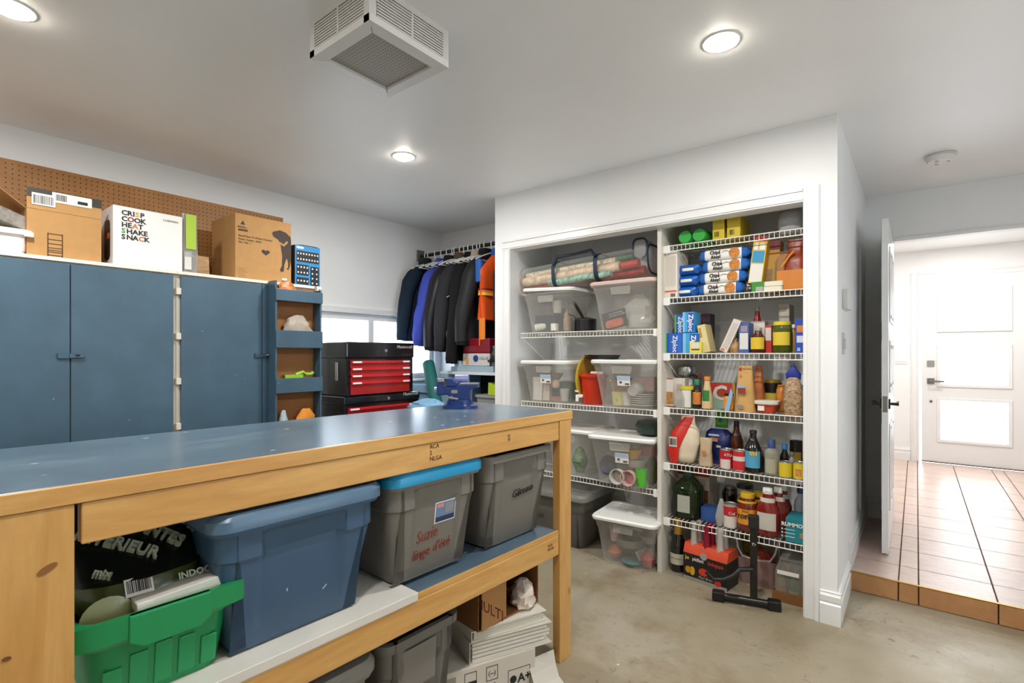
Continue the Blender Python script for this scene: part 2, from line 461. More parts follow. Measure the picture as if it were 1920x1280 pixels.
# raised tile floor, every tile a piece of its own
tf = struct('floor_tiled', MB().box(XW, YS + .006, 0, XR, YH + .13, ZS - .008).box(-1.3, YH + .12, 0, XR, YF, ZS - .008), GROUT)
xs = [-.702, -.39, -.077, .010, .322, .634, .727, 1.039, 1.351, 1.444, 1.756, 2.068, XR]
xs = [-1.3, -1.092, -.785] + [-.697] + xs[1:]
ys = [YS + .008] + [3.78 + .318*k for k in range(12)] + [YF]
g = .003
tiles = {}
for i in range(len(xs) - 1):
    for j in range(len(ys) - 1):
        x0, x1, y0, y1 = xs[i], xs[i + 1], ys[j], ys[j + 1]
        if y0 < YH - .05: x0 = max(x0, XW)
        if x1 - x0 < .03 or y1 - y0 < .03: continue
        key = (round(x1 - x0, 4), round(y1 - y0, 4))
        if key not in tiles:
            hx, hy = key[0]/2 - g, key[1]/2 - g
            mb = MB().loft([rr(2*hx, 2*hy, .004, 2, z=-.010), rr(2*hx, 2*hy, .004, 2, z=-.0015), rr(2*hx - .003, 2*hy - .003, .004, 2, z=0)])
            o = mb.build('tile', TILE, tf); tiles[key] = o.data
        else:
            o = bpy.data.objects.new('tile', tiles[key]); COL.objects.link(o); o.parent = tf
        o.location = ((x0 + x1)/2, (y0 + y1)/2, ZS)
for i in range(len(xs) - 1):
    x0, x1 = max(xs[i], XW), xs[i + 1]
    if x1 - x0 < .03: continue
    B(x0 + g, YS - .006, .003, x1 - g, YS + .006, ZS - .004).build('riser_tile', TILER, tf, bevel=.002)
tag(B(XW, YS - .008, ZS - .003, XR, YS + .010, ZS + .0012).build('edge_strip', M('#b98f4a', .35, .8), tf), 'thin brass edge strip')

# ------------------------------------------------------------------ doors
def panel_frame(mb, x0, z0, x1, z1, y, w=.02, d=.012):
    mb.box(x0, y - d, z0, x1, y, z0 + w).box(x0, y - d, z1 - w, x1, y, z1).box(x0, y - d, z0 + w, x0 + w, y, z1 - w).box(x1 - w, y - d, z0 + w, x1, y, z1 - w)
    return mb
NICK = M('#8d8a85', .3, 1.0); DNICK = M('#3b3835', .35, .9)
# open interior door, hinged on the left jamb, standing out towards the garage
d = bpy.data.objects.new('door_1', None); COL.objects.link(d); d['kind'] = 'structure'
d.location = (-.152, YH - .02, ZS); d.rotation_euler = (0, 0, math.radians(-90))      # local x runs from the hinge to the free edge
DH, DW = 2.085, .838
B(0, -.017, .008, DW, .017, DH).build('door_slab', TRIM, d, bevel=.002)
for i, (za, zb) in enumerate(((.25, .80), (1.00, 1.33), (1.45, 1.93))):
    for xa, xb in ((.12, .39), (.45, .72)):
        for s in (1, -1):
            mb = panel_frame(MB(), xa, za, xb, zb, 0, .025, .007)
            mb.box(xa + .05, -.005, za + .05, xb - .05, 0, zb - .05)
            o = mb.build('door_panel', TRIM, d, bevel=.002)
            o.location = (0, -.017 if s == 1 else .017, 0)
            if s == -1: o.rotation_euler = (0, 0, PI); o.location.x = xa + xb
hz = at(1650, 757, y=3.93).z - ZS
for s in (-1, 1):
    mb = MB().box(DW - .085, s*.017, hz - .03, DW - .025, s*.026, hz + .03)
    ro = mb.build('rose', DNICK, d, bevel=.002)
    MB().tube([(DW - .055, s*.02, hz), (DW - .055, s*.062, hz)], .009, 10).box(DW - .175, min(s*.055, s*.068), hz - .010, DW - .045, max(s*.055, s*.068), hz + .010).build('lever_handle', DNICK, d, smooth=True)
B(DW - .0005, -.012, hz - .05, DW + .002, .012, hz + .05).build('latch_plate', NICK, d)
for zz in (.2, 1.05, 1.9): MB().tube([(0, -.02, zz), (0, -.02, zz + .09)], .007, 8).build('hinge', NICK, d)
# front door with three frosted lights
d = bpy.data.objects.new('door_2', None); COL.objects.link(d); d['kind'] = 'structure'
d.location = (.048, YF + .03, ZS + .012)
FW, FH = .92, 2.09
gl = [(.365, .815), (.995, 1.42), (1.62, 2.05)]
gx0, gx1 = .168, .732
mb = MB().box(0, 0, 0, gx0, .045, FH).box(gx1, 0, 0, FW, .045, FH)
zz = 0
for a_, b_ in gl:
    a2, b2 = a_ - ZS, b_ - ZS
    mb.box(gx0, 0, zz, gx1, .045, a2); zz = b2
mb.box(gx0, 0, zz, gx1, .045, FH)
mb.build('door_slab', M('#e6e7e6', .4), d)
for a_, b_ in gl:
    panel_frame(MB(), gx0 - .03, a_ - ZS - .03, gx1 + .03, b_ - ZS + .03, 0, .032, .012).build('glazing_bead', M('#e9eae9', .4), d, bevel=.004)
    B(gx0, .02, a_ - ZS, gx1, .025, b_ - ZS).build('pane', clear('#ffffff', .12, .3), d)
B(.05, -.012, 1.09, .115, 0, 1.16).build('keypad_lock', M('#9c9c9a', .4, .6), d, bevel=.003)
mb = MB().box(.05, -.010, .89, .115, 0, .955).tube([(.082, -.005, .922), (.082, -.05, .922)], .011, 10).box(.072, -.058, .912, .20, -.046, .932)
mb.build('lever_handle', NICK, d, bevel=.002)
MB().tube([(.085, 0, .69), (.085, -.008, .69)], .014, 14).build('lock_cylinder', NICK, d)
B(-.0, -.02, -.012, FW, .10, .0).build('threshold', M('#6d5a4c', .5), d)

# ------------------------------------------------------------------ ceiling fittings
def downlight(x, y, label, w=LAMP_W):
    t = thing('downlight', label, 'light', (x, y, ZC), group='recessed ceiling downlights')
    MB().lathe([(.052, -.004), (.066, -.004), (.068, 0), (.052, 0)], 28).build('trim_ring', WHITE, t, smooth=True)
    MB().lathe([(.0, -.022), (.03, -.020), (.046, -.013), (.052, -.001), (0, -.001)], 24).build('lens', emit('#fff6e6', 60.0), t, smooth=True)
    L = bpy.data.lights.new('downlight_bulb', 'AREA'); L.shape = 'DISK'; L.size = .10; L.energy = w; L.color = LAMP_COL
    lo = bpy.data.objects.new('downlight_bulb', L); COL.objects.link(lo); lo.parent = t; lo.location = (0, 0, -.025)
    return t
downlight(-2.462, .316, 'round recessed downlight at the ceiling above the blue cabinets')
downlight(-.588, 2.039, 'round recessed downlight at the ceiling in front of the closet')
downlight(-2.438, 2.028, 'round recessed downlight at the ceiling near the hanging coats')
downlight(-.588, .316, 'round recessed downlight above the camera', 14)
downlight(-2.45, -1.40, 'round recessed downlight at the rear left of the garage', 9)
downlight(-.588, -1.40, 'round recessed downlight at the rear of the garage', 9)
downlight(1.25, .9, 'round recessed downlight at the right of the garage', 10)
downlight(.41, 6.75, 'round recessed downlight in the bright entrance hall ceiling', 17)
downlight(.41, 5.45, 'added round downlight brightening the hall, unseen just behind the doorway header', 14)  # added lamp, hidden by the header, lifts the hall brightness
downlight(-.75, 6.2, 'added round downlight brightening the hall, unseen at the left of the entrance', 9)  # second added lamp, out of view behind the wall, brightens the hall

# fan heater cage on the ceiling
hx0, hx1, hy0, hy1, hzb = -1.712, -1.364, .995, 1.347, 2.412
t = thing('ceiling_heater', 'white slatted ceiling fan box with a round-holed mesh face', 'heater', ((hx0 + hx1)/2, (hy0 + hy1)/2, ZC))
hw, hd, hh = (hx1 - hx0)/2, (hy1 - hy0)/2, ZC - hzb
HM = M('#dcdad6', .4)
MB().box(-hw, -hd, -.022, hw, hd, 0).build('top_band', HM, t)
for sx in (-1, 1):
    for sy in (-1, 1):
        B(min(sx*hw, sx*(hw - .028)), min(sy*hd, sy*(hd - .028)), -hh, max(sx*hw, sx*(hw - .028)), max(sy*hd, sy*(hd - .028)), -.022).build('corner_post', HM, t)
B(-hw + .02, -hd + .02, -hh + .022, hw - .02, hd - .02, -.022).build('dark_core', M('#2b2723', .9), t)
for side in range(4):
    rot = Matrix.Rotation(side*PI/2, 4, 'Z')
    for k in range(9):
        z = -.028 - k*.0098
        o = B(-hw + .028, -hd, z - .0055, hw - .028, -hd + .008, z).build('slat', HM, t); o.matrix_local = rot
    o = B(-.004, -hd - .0008, -hh + .02, .004, -hd + .006, -.022).build('divider_bar', HM, t); o.matrix_local = rot
mb = MB()
for side in range(4):
    rot = Matrix.Rotation(side*PI/2, 4, 'Z')
    mb.add([(-hw, -hd, -hh), (hw, -hd, -hh), (hw - .045, -hd + .045, -hh - .002), (-hw + .045, -hd + .045, -hh - .002),
            (-hw, -hd, -hh + .024), (hw, -hd, -hh + .024), (hw - .045, -hd + .045, -hh + .016), (-hw + .045, -hd + .045, -hh + .016)],
           [(0,1,2,3), (4,7,6,5), (0,4,5,1), (3,2,6,7), (0,3,7,4), (1,5,6,2)], rot)
mb.build('bottom_frame', M('#e4e3e0', .35), t)
def mesh_mat():
    m, nt, p, mp = node_mat('perforated_metal')
    v = nt.nodes.new('ShaderNodeTexVoronoi'); v.inputs['Scale'].default_value = 75; v.inputs['Randomness'].default_value = 0.0
    nt.links.new(mp.outputs[0], v.inputs['Vector'])
    r = ramp(nt, v.outputs['Distance'], [(0.34, '#4a4742'), (0.40, '#a9a59c')])
    nt.links.new(r.outputs[0], p.inputs['Base Color']); p.inputs['Roughness'].default_value = .5
    return m
B(-hw + .044, -hd + .044, -hh + .008, hw - .044, hd - .044, -hh + .012).build('mesh_face', mesh_mat(), t)

def smoke(name, label, x, y, z, r):
    t = thing(name, label, 'smoke detector', (x, y, z))
    MB().lathe([(r*.92, 0), (r, -.006), (r, -.012), (r*.9, -.014)], 32).build('base_plate', M('#d8d6d2', .5), t, smooth=True)
    MB().lathe([(r*.88, -.012), (r*.88, -.03), (r*.8, -.040), (r*.3, -.044), (0, -.044)], 32).build('body', M('#e8e6e2', .45), t, smooth=True)
    for k in range(3): MB().lathe([(.008, -.046), (.008, -.043)], 10, (r*.45*math.cos(k*2.1), r*.45*math.sin(k*2.1), 0)).build('sensor_port', M('#bdbab4', .5), t)
smoke('smoke_detector', 'white round smoke detector on the ceiling outside the hall doorway', .115, 4.02, ZC, .078)
smoke('smoke_detector', 'white round smoke detector on the entrance hall ceiling', -.02, 6.35, ZC, .07)

# wall plates
t = thing('thermostat', 'white wall thermostat with a side dial on the hall wall', 'thermostat', (XW, 3.30, 1.59), rz=PI/2)
B(-.085, -.028, 0, .085, 0, .105).build('body', M('#d9d8d5', .4), t, bevel=.004)
B(.105, -.02, .02, .15, 0, .06).build('dial', M('#e6e5e2', .4), t, bevel=.006)
t = thing('light_switch', 'grey rocker switch plate below the thermostat', 'switch', (XW, 3.24, 1.35), rz=PI/2)
B(-.04, -.006, 0, .04, 0, .115).build('plate', M('#c9c9c8', .4), t, bevel=.002)
B(-.018, -.016, .03, .018, -.006, .085).build('rocker', M('#dedddb', .4), t, bevel=.002)
t = thing('light_switch', 'white double switch plate beside the front door', 'switch', (-.14, YF, 1.235))
B(-.057, -.006, 0, .057, 0, .115).build('plate', TRIM, t, bevel=.002)
for sx in (-.026, .026): B(sx - .017, -.011, .025, sx + .017, -.006, .09).build('rocker', M('#f1f1f0', .4), t, bevel=.002)
# ------------------------------------------------------------------ pegboard and blue cabinets on the left wall
XF = -3.23
pe = at(530, 409, x=XL).y
tag(B(0, -.006, 0, pe + .9, 0, .62).build('pegboard', PEG), 'brown perforated pegboard along the wall above the blue cabinets', 'pegboard')
o = bpy.data.objects['pegboard']; o.location = (XL + .0005, -.9, 1.75); o.rotation_euler = (0, 0, PI/2)

def yx(px, x=XF): return at(px, 600, x=x).y
CZ = 1.812
def door(parent, x0, x1, z0, z1):
    return B(x0, -.020, z0, x1, 0, z1).build('door', BLUE, parent, bevel=.002)
def latch(parent, x, z):
    o = MB().box(x - .050, -.030, z - .013, x + .012, -.020, z + .013).box(x - .006, -.034, z - .010, x + .052, -.026, z + .010).build('latch', M('#3d5666', .35, .5), parent, bevel=.002)
    MB().tube([(x + .018, -.034, z + .003), (x + .030, -.045, z + .003)], .004, 8).build('latch_pin', DSTEEL, o)
IVORY = M('#d9d0c0', .5)
def cabinet(label, ya, yb, doors, latches, stile=None):
    t = thing('storage_cabinet', label, 'cabinet', (XF, ya, 0), PI/2, 'tall blue storage cabinets')
    L = yb - ya
    MB().box(0, 0, .0, L, .48, CZ - .018).build('carcass', IVORY, t)
    B(0, -.022, CZ - .018, L, .485, CZ).build('top_board', M('#e7e1d4', .5), t, bevel=.002)
    for a, b in doors: door(t, a - ya, b - ya, .06, CZ - .026)
    for y in latches: latch(t, y - ya, at(130, 667, x=XF).z)
    return t
y1, y2, y3, y4, y5 = yx(130), yx(323), yx(337), yx(488), yx(600)
cabinet('tall blue two-door cabinet with a small latch in the middle, under the cardboard box', -.10, yx(330), [(.0, y1 - .002), (y1 + .002, y2)], [y1])
c2 = cabinet('tall blue cabinet with one door, standing next to the door rack', yx(330) + .001, y5, [(y3, y4)], [y4 + .004])
B(y4 + .003 - yx(330), -.018, .06, yx(503) - yx(330), 0, CZ - .026).build('stile', BLUE, c2)
for zz in (1.70, 1.45, 1.20, .95): B(y2 + .012 - yx(330), -.026, zz - .018, y3 - .002 - yx(330), -.0, zz + .018).build('hinge', M('#d8cfbf', .5), c2, bevel=.002)

# narrow open rack on the cabinet end
XK = -3.12
ra, rb = yx(516, XK), yx(603, XK)
t = thing('open_rack', 'narrow blue open rack with brown shelves and blue lips, beside the tool chest', 'rack', (XK, ra, 0), PI/2)
RL = rb - ra; RD = XK - XF - .024
def zk(py): return at(560, py, x=XK).z
rt = zk(530)
B(0, 0, .3, .012, RD, rt).build('side', BLUE, t); B(RL - .012, 0, .3, RL, RD, rt - .035).build('side', BLUE, t)
B(.012, RD - .006, .3, RL - .012, RD, rt - .03).build('back_board', HARDB, t)
B(RL, RD - .03, .3, RL + .012, RD - .001, rt - .0).build('white_edge', M('#d9d4c8', .5), t)
bays = [(566, 545), (652, 620), (735, 708), (830, 800)]
for lo, hi in bays:
    zl = zk(lo) ; zh = zk(hi)
    B(0, -.012, zl, RL + .002, 0, zh).build('lip', BLUE, t, bevel=.0015)
    B(.012, 0, zl + .002, RL - .012, RD - .006, zl + .012).build('shelf', HARDB, t)

def crumple(name, label, cat, c, w, d, h, mat, rz=0, n=20, jit=.16, e=2.2, solo=True, parent=None, m=8, ang=28):
    """soft crumpled lump standing on its base centre"""
    rings = []
    for i in range(m + 1):
        u = i/m; k = (.82 + 1.6*u if u < .1 else 1.0) * math.sqrt(max(.10, 1 - u**3.2))
        rings.append(se(w*k, d*k, h*u, n, e, random.uniform(-.04, .04)*w, random.uniform(-.04, .04)*d, jit))
    o = MB().loft(rings).build(name, mat, parent, smooth=True, ang=ang)
    o.location = c; o.rotation_euler = (0, 0, rz)
    if solo: tag(o, label, cat)
    return o
def rackc(px, bay): 
    p = at(px, 600, x=XK - .045); return (p.x, p.y, zk(bays[bay][0]) + .012)
crumple('snack_bag', 'crumpled orange and white bag in the top bay of the blue rack', 'bag', rackc(538, 0), .055, .14, .118, M('#c97a3e', .4, noise=.5, scale=18), .1)
crumple('work_gloves', 'pair of worn grey and beige work gloves in the blue rack', 'gloves', rackc(558, 1), .06, .20, .20, M('#a1968b', .8, noise=.25, scale=22), .05)
zb = rackc(560, 2)
tag(MB().tube([(zb[0], zb[1] - .02, zb[2] + .10), (zb[0], zb[1] + .03, zb[2] + .115), (zb[0], zb[1] + .05, zb[2] + .10), (zb[0], zb[1] + .09, zb[2] + .10), (zb[0], zb[1] + .10, zb[2] + .115)], .011, 8)
    .box(zb[0] - .02, zb[1] - .10, zb[2], zb[0] + .02, zb[1] + .02, zb[2] + .10).build('hand_trowel', M('#8fbf3a', .45), smooth=True), 'lime green handled tool poking out of the blue rack', 'tool')
crumple('cleaning_cloth', 'bright orange cloth in the lowest visible bay of the rack', 'cloth', (rackc(572, 3)[0], rackc(572, 3)[1], rackc(572, 3)[2]), .06, .15, .20, M('#d98a2c', .75, noise=.2, scale=15), 0)
crumple('plastic_bag', 'white and blue plastic bag beside the orange cloth in the rack', 'bag', rackc(531, 3), .05, .07, .20, M('#b7c6cf', .35, noise=.35, scale=16), 0)

# ------------------------------------------------------------------ things on top of the cabinets
ZT = CZ
def front_x(px0, px1, pyt, x, zb):
    """width, height and centre of something that faces +x between two pixel columns"""
    a, b = at(px0, pyt, x=x), at(px1, pyt, x=x)
    return (a.y + b.y)/2, b.y - a.y, at((px0 + px1)/2, pyt, x=x).z - zb
def carton(name, label, cat, loc, rz, w, d, h, mat, group=None, open_top=False, bevel=.002):
    t = thing(name, label, cat, loc, rz, group)
    if open_top:
        k = .004
        MB().box(-w/2, 0, 0, w/2, d, k).box(-w/2, 0, k, w/2, k, h).box(-w/2, d - k, k, w/2, d, h).box(-w/2, k, k, -w/2 + k, d - k, h).box(w/2 - k, k, k, w/2, d - k, h).build('carton', mat, t)
    else:
        B(-w/2, 0, 0, w/2, d, h).build('carton', mat, t, bevel=bevel)
    return t
def barcode(parent, x0, z0, w, h, y, name='barcode', n=12):
    mb = MB(); x = x0
    while x < x0 + w:
        b = random.uniform(.25, 1)*w/n/1.3; mb.box(x, y - .0009, z0, min(x + b, x0 + w), y, z0 + h); x += b + random.uniform(.3, .9)*w/n/1.3
    return mb.build(name, INK, parent)

# white tub with a foam block on it
cy, w_, h_ = front_x(-30, 37, 432, -3.20, ZT)
t = thing('paint_tub', 'white lidded tub with a pink and teal printed wrap at the left end', 'tub', (-3.34, cy, ZT), PI/2)
MB().loft([rr(.17, .17, .03, z=0), rr(.185, .185, .03, z=h_)]).build('tub_body', M('#e9e6e2', .4), t, smooth=True)
MB().loft([rr(.176, .174, .03, z=.015), rr(.1845, .1845, .03, z=h_ - .015)], False, False).build('wrap', M('#e4d3d2', .45, noise=.25, scale=9), t, smooth=True)
MB().loft([rr(.215, .215, .03, z=h_), rr(.22, .22, .03, z=h_ + .022), rr(.20, .20, .03, z=h_ + .026)]).build('lid', WHITE, t, smooth=True)
B(.075, -.118, h_ - .008, .108, -.105, h_ + .014).build('lid_tab', WHITE, t, bevel=.003)
o = MB().loft([rr(.17, .14, .012, z=0), rr(.175, .145, .012, z=.055), rr(.16, .13, .012, z=.06)]).build('foam_block', M('#8d8880', .9, noise=.35, scale=35, bump=.4, bscale=60), None, smooth=True)
tag(o, 'grey speckled block lying tilted on the white tub', 'block'); o.location = (-3.36, cy + .05, ZT + h_ + .048); o.rotation_euler = (0, math.radians(22), PI/2)

# open shipping box
cy, w_, h_ = front_x(50, 190, 400, -3.25, ZT)
t = carton('shipping_box', 'open brown cardboard box with barcode label and black tape on its raised flap', 'box', (-3.25, cy, ZT), PI/2, w_, .36, h_, CARD2, open_top=True)
fh = .095
MB().box(-w_/2, 0, 0, w_/2, .004, fh).build('flap', CARD2, t).location = (0, -.002, h_)
B(-w_/2, -.004, h_ + .055, w_/2, -.002, h_ + fh + .002).build('packing_tape', M('#3b3a33', .3), t)
B(-w_*.18, -.0052, h_ + .045, w_*.36, -.004, h_ + fh - .002).build('shipping_label', M('#e7e2d8', .6), t)
B(-w_*.44, -.0062, h_ + .02, -w_*.14, -.0052, h_ + .075).build('barcode_label', WHITE, t)
barcode(t, -w_*.42, h_ + .026, w_*.26, .04, -.0062, n=18)
barcode(t, -w_*.13, h_ + .055, .04, .03, -.0052, n=10)
B(w_*.16, -.006, h_ + .055, w_*.30, -.0052, h_ + .07).build('label_print', INK, t)
mb = MB()
for zz in (.01, .025, .034, .045, .065, .085, .112): mb.box(-.065, -.0008, zz, -.012, 0, zz + .004)
mb.box(-.067, -.0008, 0, -.063, 0, .118).box(-.014, -.0008, 0, -.010, 0, .118)
mb.build('printed_mark', M('#4a3520', .8), t)
MB().add([(-w_/2, .02, h_), (-w_/2, .34, h_), (-w_/2 - .10, .32, h_ + .09), (-w_/2 - .10, .04, h_ + .09), (-w_/2, .02, h_ + .004), (-w_/2, .34, h_ + .004), (-w_/2 - .10, .32, h_ + .094), (-w_/2 - .10, .04, h_ + .094)],
         [(0,1,2,3), (4,7,6,5), (0,4,5,1), (1,5,6,2), (2,6,7,3), (3,7,4,0)]).build('side_flap', CARD, t)

# white cooker box
xb = -3.245
cy, w_, h_ = front_x(212, 342, 395, xb, ZT)
t = carton('appliance_box', 'white kitchen appliance box with coloured word list print', 'box', (xb, cy, ZT + .004), PI/2, w_, .27, h_ - .004, M('#eceae6', .45))
tx = -w_/2 + .035
lines = [('CRISP', .0), ('COOK', .0), ('HEAT', .0), ('SHAKE', .0), ('SNACK', .0)]
tint = {(0, 3): '#e0a339', (1, 1): '#8a3f35', (2, 2): '#c9773f', (3, 0): '#3f9a52', (4, 3): '#c66a4a'}
for i, (s, _) in enumerate(lines):
    x_ = tx
    for k, ch in enumerate(s):
        text(ch, .035, M(tint.get((i, k), '#2d2c2b'), .7), t, (x_, -.001, h_ - .048 - i*.0315), sx=1.05, bold=.0012)
        x_ += dict(C=.0255, R=.0235, I=.0115, S=.0215, P=.0225, O=.029, K=.0235, H=.027, E=.0205, A=.0255, N=.0275, T=.021)[ch]
text('CHEFMAN', .016, M('#55524e', .7), t, (w_/2 - .095, -.001, h_ - .045))
o = MB().loft([rr(.10, .21, .03, z=0), rr(.10, .21, .03, z=.0008)]).build('appliance_picture', M('#2c1d18', .4), t); o.rotation_euler = (PI/2, 0, -PI/2); o.location = (-w_/2 - .0005, .10, .135)
o = MB().loft([rr(.05, .03, .012, z=0), rr(.05, .03, .012, z=.0008)]).build('food_picture', M('#d8632c', .5), t); o.rotation_euler = (PI/2, 0, -PI/2); o.location = (-w_/2 - .0015, .085, .155)

# clear pack with green header
cy, w_, h_ = front_x(341, 368, 402, -3.27, ZT)
t = thing('clear_pack', 'clear plastic pack with a lime green header beside the white box', 'pack', (-3.27, cy, ZT), PI/2)
MB().loft([rr(w_, .03, .008, z=0), rr(w_*1.05, .05, .01, z=h_*.3), rr(w_, .02, .006, z=h_)]).build('sleeve', clear('#c9ccca', .35, .1), t, smooth=True)
B(-w_*.36, -.030, h_*.40, w_*.34, -.028, h_*.98).build('header_card', M('#a5c22e', .45), t)
B(-w_*.42, -.024, .02, w_*.05, -.022, h_*.35).build('info_label', M('#d8d6d0', .6), t)
crumple('contents', None, None, (0, 0, .01), w_*.8, .03, h_*.36, M('#8f8b84', .5, noise=.4, scale=60), solo=False, parent=t)

# osb offcut and dark box behind
cy, w_, h_ = front_x(366, 397, 478, -3.33, ZT)
tag(B(0, 0, 0, w_, .012, h_).build('osb_offcut', OSB), 'small square offcut of chipped wood board behind the clear pack', 'board')
o = bpy.data.objects['osb_offcut']; o.location = (-3.36, cy - w_/2, ZT); o.rotation_euler = (math.radians(-6), 0, PI/2)

# dog box
xb = -3.25
cy, w_, h_ = front_x(441, 546, 408, xb, ZT)
h_ = at(441, 398, x=xb).z - ZT
t = carton('cleaner_box', 'tall brown carton printed with a black dog silhouette', 'box', (xb, cy, ZT), PI/2, w_, .34, h_, CARD2)
DK = M('#3a2c22', .7)
MB().add([(-w_/2 + .045, -.001, h_ - .04), (-w_/2 + .060, -.001, h_ - .065), (-w_/2 + .030, -.001, h_ - .065)], [(0, 1, 2)]).build('triangle_logo', DK, t)
B(-w_/2 + .018, -.001, h_ - .105, -w_/2 + .074, 0, h_ - .094).build('logo_bar', DK, t)
text('BISSELL', .017, DK, t, (-w_/2 + .014, -.001, h_ - .087), sx=1.05)
text('SpotClean ProHeat Premier', .0185, DK, t, (-w_/2 + .018, -.001, h_ - .140))
text('Model / Modèle : 2050C', .0145, DK, t, (-w_/2 + .018, -.001, h_ - .160))
text('Qty / Qté : 1', .0145, DK, t, (-w_/2 + .018, -.001, h_ - .178))
dx, dz = w_/2, .02
dog = [(-.005, .30), (-.035, .325), (-.075, .335), (-.100, .325), (-.118, .318), (-.128, .300), (-.118, .296), (-.122, .288), (-.100, .276), (-.085, .268), (-.070, .235), (-.066, .20), (-.060, .165), (-.062, .10), (-.075, .07), (-.068, .055), (-.050, .062), (-.046, .11), (-.030, .155), (-.020, .12), (-.022, .09), (-.034, .082), (-.018, .076), (-.010, .10), (-.004, .14), (-.001, .10), (-.001, .27)]
MB().prism([(dx + x*1.02, z*.97 + dz) for x, z in dog], -.0009, 0).build('dog_silhouette', DK, t)
MB().prism([(dx - .090, .262), (dx - .050, .243), (dx - .022, .272), (dx - .030, .283), (dx - .052, .257), (dx - .088, .272)], -.0016, -.0009).build('dog_collar', CARD2, t)
hc = (.008, h_ - .215)
heart = [(hc[0] + .0022*16*math.sin(a)**3*.75, hc[1] + .0017*(13*math.cos(a) - 5*math.cos(2*a) - 2*math.cos(3*a) - math.cos(4*a))*.75) for a in [2*PI*k/24 for k in range(24)]]
MB().prism(heart, -.0009, 0).build('heart_print', DK, t)
mb = MB()
for k in range(6): mb.box(-w_/2 + .018, -.0008, .012 + k*.011, -w_/2 + .075 - (k % 3)*.012, 0, .0135 + k*.011)
mb.build('small_print', M('#7a5c3c', .8), t)
B(w_/2 - .062, -.0008, .022, w_/2 - .030, 0, .035).build('white_label', OFFW, t)
barcode(t, w_/2 - .062, .0, .034, .02, 0, n=8)

# blue electronics box
xb = -3.30
cy, w_, h_ = front_x(553, 600, 458, xb, ZT)
h_ = at(560, 459, x=xb).z - ZT
t = carton('electronics_box', 'small blue retail box with black icon panels at the cabinet end', 'box', (xb, cy, ZT), PI/2, w_, .10, h_, M('#2f86c0', .4), bevel=.0015)
B(-w_/2 - .0008, .002, .001, -w_/2, .098, h_ - .001).build('side_face', M('#1d1f22', .5), t)
for (u0, u1, v0, v1, nx, nz) in ((.06, .95, .60, .87, 8, 2), (.06, .54, .28, .54, 4, 2), (.60, .95, .05, .52, 2, 4), (.06, .54, .06, .23, 4, 1)):
    x0, x1, z0, z1 = -w_/2 + u0*w_, -w_/2 + u1*w_, v0*h_, v1*h_
    MB().loft([[(x, -.0008, z) for x, z, _ in rr(x1 - x0, z1 - z0, .006, 3, (x0 + x1)/2, (z0 + z1)/2)], [(x, 0, z) for x, z, _ in rr(x1 - x0, z1 - z0, .006, 3, (x0 + x1)/2, (z0 + z1)/2)]]).build('icon_panel', M('#17191c', .5), t)
    mb = MB()
    for i in range(nx):
        for j in range(nz):
            cx_, cz_ = x0 + (i + .5)*(x1 - x0)/nx, z0 + (j + .5)*(z1 - z0)/nz
            mb.box(cx_ - .0045, -.0014, cz_ - .005, cx_ + .0045, -.0008, cz_ + .006)
    mb.build('icons', M('#e4e4e2', .6), t)
B(-w_/2 + .012, -.0008, h_*.92, -w_/2 + .062, 0, h_*.97).build('brand_strip', M('#e6eef4', .5), t)
MB().add([(-w_/2 + .01, 0, h_), (w_/2, 0, h_), (w_/2 + .01, .07, h_ + .022), (0, .07, h_ + .022)], [(0, 1, 2, 3)]).build('open_flap', M('#26282b', .5), t)

# ------------------------------------------------------------------ tool chest
XT = -3.19
ta, tb, tb2 = at(650, 640, x=XT).y, at(776, 645, x=XT).y, at(787, 742, x=XT).y
BLK = M('#0f1116', .22, .0, coat=.4); RED = M('#a3191d', .25, coat=.3); REDB = M('#c42226', .25, coat=.3)
def chest(name, label, y0, y1, z0, z1, drawers, lid):
    L = y1 - y0
    t = thing(name, label, 'tool chest', (XT, y0, z0), PI/2)
    H = z1 - z0
    B(0, .012, 0, L, .50, H - lid).build('body', BLK, t, bevel=.004)
    B(-.004, 0, H - lid, L + .004, .505, H).build('lid', BLK, t, bevel=.012, seg=3)
    text('Mastercraft', .034, M('#d8d8d8', .3, .6), t, (L - .175, -.001, H - lid*.36), shear=.2, bold=.0006, name='badge')
    MB().tube([(L*.55, 0, H - lid*.52), (L*.55, -.006, H - lid*.52)], .013, 16).build('key_lock', STEEL, t, smooth=True)
    for a, b in drawers:
        d = B(.035, 0, a - z0, L - .045, .014, b - z0 - .004).build('drawer', RED, t, bevel=.002)
        B(.035, -.012, b - z0 - .024, L - .045, .0, b - z0 - .004).build('drawer_pull', REDB, d, bevel=.003)
        B(.045, -.0128, b - z0 - .020, .12, -.012, b - z0 - .008).build('drawer_label', WHITE, d)
        B(L - .12, -.0128, b - z0 - .020, L - .055, -.012, b - z0 - .008).build('drawer_label', WHITE, d)
    B(-.012, .10, H*.28, 0, .13, H*.62).build('side_handle', STEEL, t, bevel=.004)
    return t
def zt(py): return at(680, py, x=XT).z
zc = zt(741)
chest('tool_chest', 'black top tool chest with four red drawers below the window', ta, tb, zc, zt(641), [(zt(693), zt(675)), (zt(707), zt(688)), (zt(718), zt(701)), (zt(739), zt(714))], zt(641) - zt(671))
chest('tool_cabinet', 'black lower tool cabinet with red drawers carrying the top chest', ta - .02, tb2, .0, zc - .002, [(.80, zt(762)), (.55, .79), (.30, .54)], zc - zt(757))
